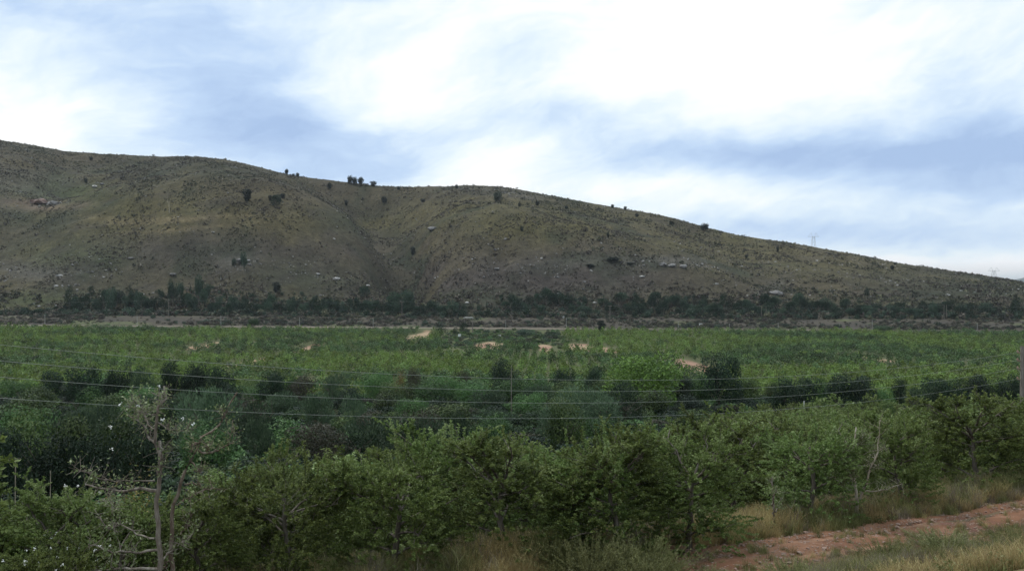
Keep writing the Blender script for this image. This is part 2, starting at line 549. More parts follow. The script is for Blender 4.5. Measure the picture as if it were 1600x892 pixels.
def ground_col(X, Y):
    c = np.empty(X.shape + (3,))
    c[:] = (.085, .070, .040)
    n = fbm(X, Y, 3, 4, 51)
    c = lerp(c, np.array((.15, .12, .055)), ss(-.1, .5, n))
    u = Ucoord(X, Y)
    red = (1 - ss(19.5, 22, u)) * ss(10, 13, u)
    c = lerp(c, np.array((.24, .125, .080)), red * ss(-.5, .3, n + .1) * .8)
    c = lerp(c, np.array((.052, .056, .026)), ss(21, 30, u) * .9)
    farf = ss(90, 140, Y)
    c = lerp(c, np.array((.075, .080, .035)), farf)
    c = lerp(c, lerp(np.broadcast_to(np.array((.29, .205, .125)), c.shape), np.array((.25, .15, .10)), ss(-.2, .3, fbm(X, Y, 11, 2, 44))), bare(X, Y))
    # sandy farm road and the dry bank behind it
    bank = ss(436, 440, Y)
    nb = fbm(X, Y * 3, 14, 4, 91)
    c = lerp(c, np.array((.066, .056, .041)), bank)
    c = lerp(c, np.array((.052, .045, .036)), bank * ss(-.2, .35, nb))
    c = lerp(c, np.array((.09, .10, .045)), bank * ss(.1, .5, fbm(X, Y * 2, 22, 3, 95)) * .7)
    road = ss(442, 443.0, Y) * (1 - ss(445, 446.5, Y)) * ss(-.15, .25, fbm(X, Y, 60, 4, 99) + .05)
    c = lerp(c, np.array((.25, .21, .15)), road * .6)
    return c


# vegetation patches on the hill: (column, row, half width, half height, colour, strength)
OLIVE, TANG, BRN, PURP, DKG, TAN, GRN, GREY = (.112, .100, .046), (.145, .122, .062), (.100, .082, .052), (.078, .066, .058), (.044, .054, .032), (.235, .19, .105), (.075, .100, .040), (.15, .142, .128)
PATCH = [(250, 330, 190, 45, OLIVE, .8), (90, 300, 80, 22, GRN, .6), (300, 262, 160, 16, DKG, .5), (60, 345, 90, 16, DKG, .7), (30, 290, 60, 40, GREY, .3),
         (280, 343, 110, 5, TAN, 1.0), (290, 360, 60, 3.5, TAN, .9), (430, 350, 60, 14, TANG, .7), (460, 300, 120, 30, BRN, .6), (560, 350, 70, 26, DKG, .6),
         (600, 350, 40, 12, OLIVE, .8), (540, 400, 80, 30, BRN, .5), (300, 400, 230, 28, PURP, .7), (130, 400, 100, 30, GRN, .4), (60, 430, 60, 14, GREY, .5),
         (480, 440, 90, 30, DKG, .5), (638, 420, 16, 60, DKG, .8), (640, 465, 30, 20, GRN, .7), (720, 335, 70, 22, OLIVE, .8), (700, 400, 60, 30, TANG, .45), (860, 345, 160, 30, OLIVE, .8),
         (900, 435, 220, 36, PURP, .9), (740, 440, 90, 30, PURP, .7), (1000, 385, 140, 22, BRN, .5), (960, 350, 60, 10, TANG, .5), (1090, 380, 120, 22, OLIVE, .8), (1180, 400, 110, 18, TANG, .6),
         (1040, 415, 60, 7, GREY, .7), (900, 412, 90, 8, GREY, .35), (1250, 420, 150, 26, OLIVE, .7), (1330, 405, 90, 14, TANG, .5), (1420, 450, 130, 24, DKG, .45), (1300, 455, 130, 20, BRN, .6),
         (1212, 460, 18, 12, GREY, .9), (1540, 455, 90, 24, DKG, .6), (1470, 470, 60, 10, TANG, .35), (75, 320, 46, 8, (.23, .165, .14), .9), (380, 412, 26, 10, GREY, .6), (1165, 375, 60, 10, OLIVE, .5),
         (800, 300, 60, 8, GREY, .4), (60, 470, 90, 12, GRN, .5), (830, 470, 200, 14, DKG, .5), (150, 250, 130, 10, BRN, .6), (645, 435, 10, 45, DKG, .7)]


def proj(X, Y, Z):
    return 800 + FPX * X / Y, HZ - FPX * Z / Y


def hill_col(X, Y, Z):
    px, py = proj(X, Y, Z)
    c = np.empty(X.shape + (3,))
    c[:] = (.094, .081, .052)
    qx = px + fbm(X, Y, 50, 4, 61) * 45
    qy = py + fbm(X, Y, 50, 4, 67) * 16
    for (bx, by, rx, ry, colr, k) in PATCH:
        g = np.exp(-(((qx - bx) / rx) ** 2 + ((qy - by) / ry) ** 2) * .9) * k
        c = lerp(c, np.array(colr), np.clip(g * 1.25, 0, 1))
    n = fbm(X, Y, 30, 5, 71)
    c = lerp(c, np.array(DKG), ss(.12, .6, n) * .65)
    c = lerp(c, np.array(TANG), ss(.12, .6, -n) * .5)
    c = lerp(c, np.array(PURP), ss(.15, .5, fbm(X, Y, 16, 4, 75)) * .4)
    f2 = fbm(X, Y, 9, 3, 171)
    c = c * (1 + .34 * f2)[..., None] * np.array((.56, .545, .51))
    return c


isg = fy < 470
gmat = vcol_mat('orchard_soil', 'ground_colour', .8, .35, .5, .05)
hmat = vcol_mat('fynbos_slope', 'hill_colour', .30, .75, .9, .8)


def submesh(name, sel, mat, an, colf):
    F = GF[sel]
    idx, inv = np.unique(F, return_inverse=True)
    V = GV[idx]
    c = colf(V)
    return mesh_np(name, V, inv.reshape(F.shape), mat, {an: c}, smooth=True)


ground = link('ground', submesh('ground', isg, gmat, 'ground_colour', lambda V: ground_col(V[:, 0], V[:, 1])))
tag(ground, kind='structure')
hill = link('hill', submesh('hill', ~isg, hmat, 'hill_colour', lambda V: lerp(ground_col(V[:, 0], V[:, 1]), hill_col(V[:, 0], V[:, 1], V[:, 2]), ss(474, 500, V[:, 1]))))
tag(hill, kind='structure')

# distant range beyond the right end of the hill
a_ = np.linspace(.45, 1.1, 60)
b_ = np.linspace(0, 1, 14)
AA, BB = np.meshgrid(a_, b_)
Yd = 5200 + 1600 * BB
Hd = np.interp(AA, [.45, .55, .58, .62, .7, .85, 1.1], [0, 12, 62, 92, 120, 160, 110])
Zd = -30 + Hd * (np.sin(BB * math.pi / 2) ** .8) + fbm(AA * 5000, Yd, 700, 4, 5) * 14 * BB
dm = mesh_np('distant_hills', np.stack([AA * Yd, Yd, Zd], -1).reshape(-1, 3),
             np.stack([i_ for i_ in (lambda k: (k, k + 1, k + 61, k + 60))((np.arange(13)[:, None] * 60 + np.arange(59)[None, :]).ravel())], -1),
             noise_mat('distant_scrub', [(.035, .045, .035), (.06, .07, .05)], .004, .95), smooth=True)
tag(link('distant_hills', dm), kind='structure')

# the red dirt track
tu = np.linspace(14.9, 17.6, 26)
tx = np.arange(-14, 34, .22)
TU, TX = np.meshgrid(tu, tx)
edge = fbm(TX, TX * 0 + 3, 2.2, 3, 12) * .28
TUe = 16.25 + (TU - 16.25) * (1 + edge * np.sign(TU - 16.25))
TY = TUe + fX(TX)
rut = -.07 * (G(TU, 15.7, .22) + G(TU, 16.95, .22)) + fbm(TX, TY, .5, 3, 14) * .03
TZ = height(TX, TY) + .03 + rut + .02
TZ[:, 0] -= .09; TZ[:, -1] -= .09
k_ = (np.arange(len(tx) - 1)[:, None] * 26 + np.arange(25)[None, :]).ravel()
tn = fbm(TX, TY, 1.6, 5, 15) + .35 * fbm(TX, TY, .3, 2, 16)
tcol = lerp(np.broadcast_to(np.array((.150, .072, .040)), TX.shape + (3,)), np.array((.21, .112, .068)), ss(-.2, .5, tn))
tcol = lerp(tcol, np.array((.13, .068, .048)), ss(.1, .5, -tn))
track = mesh_np('dirt_track', np.stack([TX, TY, TZ], -1).reshape(-1, 3), np.stack([k_, k_ + 26, k_ + 27, k_ + 1], -1)[:, ::-1],
                vcol_mat('red_earth', 'track_colour', 3.0, .3, .6, .03), {'track_colour': tcol.reshape(-1, 3)}, smooth=True)
tag(link('dirt_track', track), kind='structure')


# ------------------------------------------------------------------ geometry-node scatter for what nobody could count
def scatter(name, pts, rotz, scl, idx, sources, label, cat, tilt_=None):
    """one 'stuff' object that instances the source meshes on points"""
    me = bpy.data.meshes.new(name)
    n = len(pts)
    me.vertices.add(n)
    me.vertices.foreach_set('co', np.asarray(pts, np.float32).ravel())
    r = np.zeros((n, 3), np.float32)
    r[:, 2] = rotz
    if tilt_ is not None:
        r[:, 0] = tilt_
    for an, typ, av, fld in (('rot', 'FLOAT_VECTOR', r, 'vector'), ('scl', 'FLOAT_VECTOR', scl, 'vector'), ('pick', 'INT', idx, 'value')):
        a = me.attributes.new(an, typ, 'POINT')
        a.data.foreach_set(fld, np.asarray(av, np.int32 if typ == 'INT' else np.float32).ravel())
    o = bpy.data.objects.new(name, me)
    COL.objects.link(o)
    c = bpy.data.collections.new(name + '_source')
    for i, sm in enumerate(sources):
        so = bpy.data.objects.new('%s_source_%02d' % (name, i), sm)
        c.objects.link(so)
    ng = bpy.data.node_groups.new(name + '_scatter', 'GeometryNodeTree')
    ng.interface.new_socket('Geometry', in_out='INPUT', socket_type='NodeSocketGeometry')
    ng.interface.new_socket('Geometry', in_out='OUTPUT', socket_type='NodeSocketGeometry')
    gi = ng.nodes.new('NodeGroupInput')
    go = ng.nodes.new('NodeGroupOutput')
    ci = ng.nodes.new('GeometryNodeCollectionInfo')
    ci.inputs['Collection'].default_value = c
    ci.inputs['Separate Children'].default_value = True
    ci.inputs['Reset Children'].default_value = True
    ip = ng.nodes.new('GeometryNodeInstanceOnPoints')
    ip.inputs['Pick Instance'].default_value = True

    def named(an, dt):
        nd = ng.nodes.new('GeometryNodeInputNamedAttribute')
        nd.data_type = dt
        nd.inputs['Name'].default_value = an
        return nd.outputs['Attribute']
    L = ng.links.new
    L(gi.outputs[0], ip.inputs['Points'])
    L(ci.outputs[0], ip.inputs['Instance'])
    L(named('pick', 'INT'), ip.inputs['Instance Index'])
    L(named('rot', 'FLOAT_VECTOR'), ip.inputs['Rotation'])
    L(named('scl', 'FLOAT_VECTOR'), ip.inputs['Scale'])
    L(ip.outputs[0], go.inputs[0])
    md = o.modifiers.new('scatter', 'NODES')
    md.node_group = ng
    tag(o, label, cat, kind='stuff')
    return o


# ------------------------------------------------------------------ apple trees
def apple_tree(seed, H=3.2, R=1.25, n_limb=12, n_shoot=420, per=22, L=.075, sides=5, mat='apple', density=1.0, topshoots=6):
    """returns (trunk mesh, crown mesh); crown made of leafy shoots on sub-branches"""
    rng = np.random.default_rng(seed)
    lines = []
    zt = np.linspace(0, H * .78, 9)
    wob = np.cumsum(rng.normal(0, .035, (9, 2)), 0)
    wob -= wob[0]
    trunkP = np.column_stack([wob, zt])
    lines.append((trunkP, np.linspace(.085, .03, 9)))
    sb, sdir = [], []
    for i in range(n_limb):
        f = rng.uniform(.16, .98)
        p0 = np.array([np.interp(f * H * .78, zt, trunkP[:, k]) for k in range(3)])
        a = i * 2.4 + rng.normal(0, .4)
        reach = R * rng.uniform(.65, 1.12) * (1.0 if f < .6 else 1.25 - .55 * f)
        upk = rng.uniform(.35, .95) if f < .8 else rng.uniform(.9, 1.8)
        d = np.array([math.cos(a), math.sin(a), upk])
        d /= np.linalg.norm(d[:2])
        s = np.linspace(0, 1, 6)
        droop = -.35 * s ** 2 * (f < .6)
        P = p0 + np.outer(s, d * reach) + np.column_stack([rng.normal(0, .05, 6) * s, rng.normal(0, .05, 6) * s, droop])
        P[0] = p0
        lines.append((P, np.linspace(.036, .012, 6)))
        for j in range(6):
            q = rng.uniform(.3, 1.0)
            b0 = np.array([np.interp(q, s, P[:, k]) for k in range(3)])
            dd = norm(d * .5 + rng.normal(0, .75, 3) + np.array([0, 0, .15]))
            ln = rng.uniform(.3, .75)
            s2 = np.linspace(0, 1, 4)
            Q = b0 + np.outer(s2, dd * ln) + np.outer(s2 ** 2, [0, 0, rng.uniform(-.1, .15)])
            lines.append((Q, np.linspace(.013, .005, 4)))
            for kk in range(max(1, int(n_shoot / (n_limb * 6)))):
                q2 = rng.uniform(.15, 1)
                sb.append(b0 + dd * ln * q2)
                sdir.append(norm(dd * .6 + rng.normal(0, .6, 3) + np.array([0, 0, .45])))
    sb, sdir = np.array(sb), np.array(sdir)
    # lower skirt and inner fill
    m = int(len(sb) * .72)
    ang = rng.uniform(0, 2 * math.pi, m)
    rr = R * np.sqrt(rng.uniform(.2, 1, m)) * .95
    zz = rng.uniform(.05, H * .85, m)
    prof = np.interp(zz / H, [0, .12, .35, .65, .85, 1], [.95, 1.05, 1.08, .92, .62, .2])
    sb = np.concatenate([sb, np.column_stack([np.cos(ang) * rr * prof, np.sin(ang) * rr * prof, zz])])
    sdir = np.concatenate([sdir, norm(np.column_stack([np.cos(ang), np.sin(ang), rng.uniform(-.2, 1, m)]))])
    natt = len(sb) - m
    ln = rng.uniform(.16, .42, len(sb))
    # tall water shoots above the crown
    for k in range(topshoots):
        a = rng.uniform(0, 6.28)
        r = rng.uniform(0, R * .55)
        sb = np.concatenate([sb, [[math.cos(a) * r, math.sin(a) * r, H * rng.uniform(.72, .88)]]])
        sdir = np.concatenate([sdir, [norm(np.array([rng.normal(0, .14), rng.normal(0, .14), 1.0]))]])
        ln = np.concatenate([ln, [rng.uniform(.5, 1.0)]])
    for k in range(0, natt, 2 if sides > 4 else 6):
        lines.append((np.stack([sb[k], sb[k] + sdir[k] * ln[k]]), np.array([.005, .003])))
    for k in range(natt + m, len(sb)):
        lines.append((np.stack([trunkP[7], sb[k], sb[k] + sdir[k] * ln[k]]), np.array([.007, .006, .003])))
    n = len(sb)
    cnt = np.maximum(2, (per * density * ln / .29).astype(int))
    rep = np.repeat(np.arange(n), cnt)
    t = rng.uniform(.05, 1.03, len(rep))
    base = sb[rep] + sdir[rep] * (ln[rep] * t)[:, None]
    ld = norm(sdir[rep] * .55 + norm(rng.normal(size=(len(rep), 3))) * .9)
    Ls = L * rng.uniform(.65, 1.25, len(rep))
    V, F = leaves(base, ld, Ls, Ls * .58, rng)
    cl3 = vnoise(sb[:, 0] * 2.2 + seed, sb[:, 1] * 2.2 + sb[:, 2] * 1.9, seed) - .5
    shootv = (rng.normal(0, .15, n) + cl3 * .45)[rep]
    lv = np.clip(.42 + shootv + rng.normal(0, .14, len(rep)) + .18 * (t - .5), 0, .92)
    lv[rng.random(len(rep)) < .02] = 1.0
    tv, tf = tubes(lines, sides if sides > 4 else 3)
    zq = np.quantile(V[:, 2], .95)
    k = (H * .80) / zq                       # crown proper ends at H*.86, shoots reach above
    xy = R * 1.12 / np.quantile(np.hypot(V[:, 0], V[:, 1]), .95)
    V = V * [xy, xy, k]
    tv = tv * [xy, xy, k]
    return mesh_np('apple_trunk', tv, tf, M['bark'], smooth=True), mesh_np('apple_crown', V, F, M[mat], {'lv': lv})


AP_NEAR = [apple_tree(100 + i, H=2.95 + .13 * (i % 4), R=1.2 + .06 * (i % 3), n_shoot=600, per=44, L=.059, topshoots=5 + i % 4) for i in range(7)]
AP_MID = [apple_tree(200 + i, H=3.0 + .1 * (i % 3), R=1.28, n_shoot=260, per=13, L=.125, sides=4, topshoots=7) for i in range(4)]
AP_FAR = [apple_tree(300 + i, H=2.9 + .1 * i, R=1.35, n_shoot=150, per=7, L=.21, sides=4, topshoots=6) for i in range(3)]

ROW0, ROWS = 19.4, 4.0


def row_y(u, X):
    Y = u + fX(X)
    for _ in range(12):
        Y = u + fX(X) * (1 - ss(26, 84, Y))
    return Y


def far_edge(px):
    return np.interp(px, [0, 200, 260, 330, 450, 600, 720, 780, 830, 905, 950, 1010, 1100, 1200, 1700], [29, 29, 32, 37, 44, 45, 46, 42, 38, 38, 44, 56, 72, 102, 102])


near_list = []
for i in range(26):
    u = ROW0 + ROWS * i
    X = np.arange(-70, 110, 2.05) + (i % 2) * .9
    X = X + RNG.normal(0, .18, len(X))
    Y = row_y(np.full(len(X), u), X) + RNG.normal(0, .15, len(X))
    for x, y in zip(X, Y):
        if y < 12: continue
        px = 800 + FPX * x / y
        if px < -250 or px > 1850: continue
        if y > far_edge(px) : continue
        if RNG.random() < .035: continue
        if i == 0 and (180 < px < 345 or 1290 < px < 1398): continue
        if i == 0 and 1425 < px < 1470: continue
        if 1455 < px < 1515 and 46 < y < 64: continue
        near_list.append((y, x, i, px))
near_list.sort()
for (px_, D_) in ((1078, 20.1), (965, 19.7), (1405, 24.3)):
    near_list.append((D_, at(px_, D_), 0, px_))
near_list.sort()
vis = [e for e in near_list if -40 < e[3] < 1640]
print('near apple trees', len(near_list), 'in view', len(vis))
ind = vis[:300]
indset = set(id(e) for e in ind)

ONES = ['', 'first', 'second', 'third', 'fourth', 'fifth', 'sixth', 'seventh', 'eighth', 'ninth', 'tenth', 'eleventh', 'twelfth', 'thirteenth', 'fourteenth', 'fifteenth', 'sixteenth', 'seventeenth', 'eighteenth', 'nineteenth']
TENS = {2: ('twentieth', 'twenty'), 3: ('thirtieth', 'thirty'), 4: ('fortieth', 'forty'), 5: ('fiftieth', 'fifty'), 6: ('sixtieth', 'sixty'), 7: ('seventieth', 'seventy'), 8: ('eightieth', 'eighty'), 9: ('ninetieth', 'ninety')}


def ordw(n):
    if n == 100: return 'hundredth'
    if n > 100: return 'hundred-and-' + ordw(n - 100)
    if n < 20: return ONES[n]
    t, o = divmod(n, 10)
    return TENS[t][0] if o == 0 else TENS[t][1] + '-' + ONES[o]


rows = {}
for e in ind:
    rows.setdefault(e[2], []).append(e)
nth = {}
for r, es in rows.items():
    for k, e in enumerate(sorted(es, key=lambda q: q[3])):
        nth[id(e)] = k + 1
pool = {}
for e in ind:
    y, x, r, px = e
    srcs = AP_NEAR if y < 30 else (AP_MID if y < 62 else AP_FAR)
    tr, cr = srcs[RNG.integers(len(srcs))]
    s = RNG.uniform(.76, 1.14)
    if r <= 2 and (abs(px - 705) < 30 or abs(px - 1165) < 25 or abs(px - 560) < 18): s = 1.2
    if 925 < px < 1000 and r == 0: s = 1.04
    if 1030 < px < 1110 and r <= 1: s = 1.05
    if px < 340: s *= .88
    if y > 58: s *= .82
    t = empty('apple_tree', (x, y, h1(x, y) - .03), RNG.uniform(0, 6.28), (s * RNG.uniform(.92, 1.08), s * RNG.uniform(.92, 1.08), s))
    rn = 'front row' if r == 0 else ordw(r + 1) + ' row'
    tag(t, 'leafy green apple tree, %s from left in the %s of the near orchard' % (ordw(nth[id(e)]), rn), 'apple tree', 'apple trees of the near orchard')
    link('trunk', tr, parent=t)
    link('crown', cr, parent=t)

rest = [e for e in near_list if id(e) not in indset]
if rest:
    ra = np.array([(e[1], e[0]) for e in rest])
    rz = height(ra[:, 0], ra[:, 1])
    srcm = []
    for tr, cr in AP_MID[:3] + AP_FAR:
        srcm += [tr, cr]
    P, R_, S_, I_ = [], [], [], []
    for (x, y), z in zip(ra, rz):
        k = RNG.integers(3) * 2 + (6 if y > 62 else 0)
        s = RNG.uniform(.85, 1.1)
        a = RNG.uniform(0, 6.28)
        for j in (0, 1):
            P.append((x, y, z)); R_.append(a); S_.append((s, s, s)); I_.append(k + j)
    scatter('apple_trees', P, np.array(R_), np.array(S_), np.array(I_), srcm, 'more green apple trees closing the deep rows of the near orchard', 'apple trees')


# ------------------------------------------------------------------ generic crowns
def crown(seed, lobes, n, L, style='round', mat='olive', aspect=.5, inner=.35):
    """leaf cards spread through ellipsoid lobes: lobes = [(cx,cy,cz,rx,ry,rz)]"""
    rng = np.random.default_rng(seed)
    lob = np.array(lobes, float)
    vol = (lob[:, 3] * lob[:, 4] * lob[:, 5]) ** (2 / 3)
    li = rng.choice(len(lob), n, p=vol / vol.sum())
    d = norm(rng.normal(size=(n, 3)))
    r = np.where(rng.random(n) < inner, rng.uniform(.2, 1, n) ** .5, rng.uniform(.82, 1.08, n))
    # uneven surface: clumps
    cl = rng.normal(size=(len(lob), 9, 3))
    cl = norm(cl)
    dots = np.einsum('nk,njk->nj', d, cl[li])
    bump = 1 + .16 * np.max(dots, 1) ** 6 - .10
    pos = lob[li, :3] + d * lob[li, 3:6] * (r * bump)[:, None]
    pos[:, 2] = np.maximum(pos[:, 2], .05)
    out = norm(d / np.maximum(lob[li, 3:6], .1))
    rnd = norm(rng.normal(size=(n, 3)))
    nm = norm(out * 1.0 + norm(rng.normal(size=(n, 3))) * .5 + np.array([0, 0, .15]))
    if style == 'round':
        ld = norm(rnd - nm * np.sum(rnd * nm, 1, keepdims=True) + out * .25)
    elif style == 'feather':
        ld = norm(out * .5 + rnd * .55 + np.array([0, 0, .7]))
    elif style == 'willow':
        ld = norm(out * .35 + rnd * .3 + np.array([0, 0, -1.0]))
    else:
        ld = rnd
    Ls = L * rng.uniform(.6, 1.3, n)
    V, F = leaves(pos, ld, Ls, Ls * aspect, rng, up=.3, nrm=nm)
    jj = np.argmax(dots, 1)
    cv = rng.normal(0, .14, (len(lob), 9))[li, jj]
    lv = np.clip(.42 + cv + rng.normal(0, .13, n), 0, .95)
    lv[rng.random(n) < .015] = 1
    return mesh_np('crown', V, F, M[mat], {'lv': lv})


def trunk(seed, H, r=.12, n=5, spread=.5, mat='bark', sides=5, stems=1):
    rng = np.random.default_rng(seed)
    lines = []
    for s in range(stems):
        b = np.array([0.0, 0.0, -.15])
        top = b + np.array([rng.normal(0, spread * (.3 + .25 * (stems > 1))), rng.normal(0, spread * (.3 + .25 * (stems > 1))), H * .72])
        q = np.linspace(0, 1, 6)
        P = b + np.outer(q, top - b) + np.column_stack([rng.normal(0, .03 * H, 6) * q * (1 - q) * 2, rng.normal(0, .03 * H, 6) * q * (1 - q) * 2, q * 0])
        lines.append((P, np.linspace(r, r * .4, 6)))
        for i in range(n):
            f = rng.uniform(.3, .95)
            p0 = np.array([np.interp(f, q, P[:, k_]) for k_ in range(3)])
            a = rng.uniform(0, 6.28)
            d = np.array([math.cos(a), math.sin(a), rng.uniform(.5, 1.3)]) * spread * rng.uniform(.5, 1.1)
            Q = p0 + np.outer(np.linspace(0, 1, 4), d)
            lines.append((Q, np.linspace(r * .4, r * .12, 4)))
    V, F = tubes(lines, sides)
    return mesh_np('trunk', V, F, M[mat], smooth=True)


def lobes_round(rng, k=9, w=1.0, h=1.0, base=.1):
    """random lobes filling a bush one metre tall, half a metre in radius times w"""
    out = [(0, 0, .5 * h + base * .3, .36 * w, .36 * w, .44 * h)]
    for i in range(k):
        a = rng.uniform(0, 6.28)
        rr = rng.uniform(.12, .34) * w
        z = rng.uniform(.22, .80) * h
        s = rng.uniform(.13, .25)
        out.append((math.cos(a) * rr, math.sin(a) * rr, z, s * w, s * w, s * .95 * h))
    return out


# unit-height plants (about 1 m tall, 1 m wide), scaled in place
def kit(mat, style, n, L, seeds, w=1.0, aspect=.5, stems=2, k=9, tmat='bark'):
    out = []
    for s in seeds:
        rng = np.random.default_rng(s)
        out.append((trunk(s, 1.0, .022, 6, .3, tmat, 4, stems), crown(s, lobes_round(rng, k, w), n, L, style, mat, aspect)))
    return out


KIT = {
    'olive': kit('olive', 'round', 4600, .046, (1, 2, 3)),
    'dark': kit('dark', 'round', 4600, .046, (4, 5, 6)),
    'green': kit('green', 'round', 4600, .046, (7, 8, 9)),
    'blue': kit('blue', 'feather', 3600, .062, (10, 11, 12), aspect=.32),
    'brown': kit('brown', 'round', 3600, .042, (13, 14)),
    'rust': kit('rust', 'round', 1500, .045, (15,)),
    'willow': kit('willow', 'round', 5200, .050, (16, 17), aspect=.4, k=16),
    'gum': kit('gum', 'feather', 1700, .085, (18, 19, 20, 21), aspect=.35, stems=3, tmat='greybark'),
    'pine': kit('pine', 'round', 900, .13, (22, 23)),
    'gumdark': kit('dark', 'feather', 1500, .060, (24, 25), aspect=.4, stems=2),
}


def plant(kind, x, y, hgt, wid, name, label, cat, group=None, var=None, sink=.05):
    tr, cr = KIT[kind][RNG.integers(len(KIT[kind])) if var is None else var]
    t = empty(name, (x, y, h1(x, y) - sink), RNG.uniform(0, 6.28), (wid, wid, hgt))
    tag(t, label, cat, group)
    link('trunk' if 'tree' in name else 'stems', tr, parent=t)
    link('crown', cr, parent=t)
    return t


def by_pixels(kind, px, top, wpx, D, name, label, cat, group=None, var=None):
    """a plant whose crown top shows at photo row `top`, wpx wide, standing D metres away"""
    x = at(px, D)
    z = h1(x, D)
    hgt = (HZ - top) / FPX * D - z
    return plant(kind, x, D, hgt * 1.03, wpx / FPX * D * 1.05, name, label, cat, group, var)


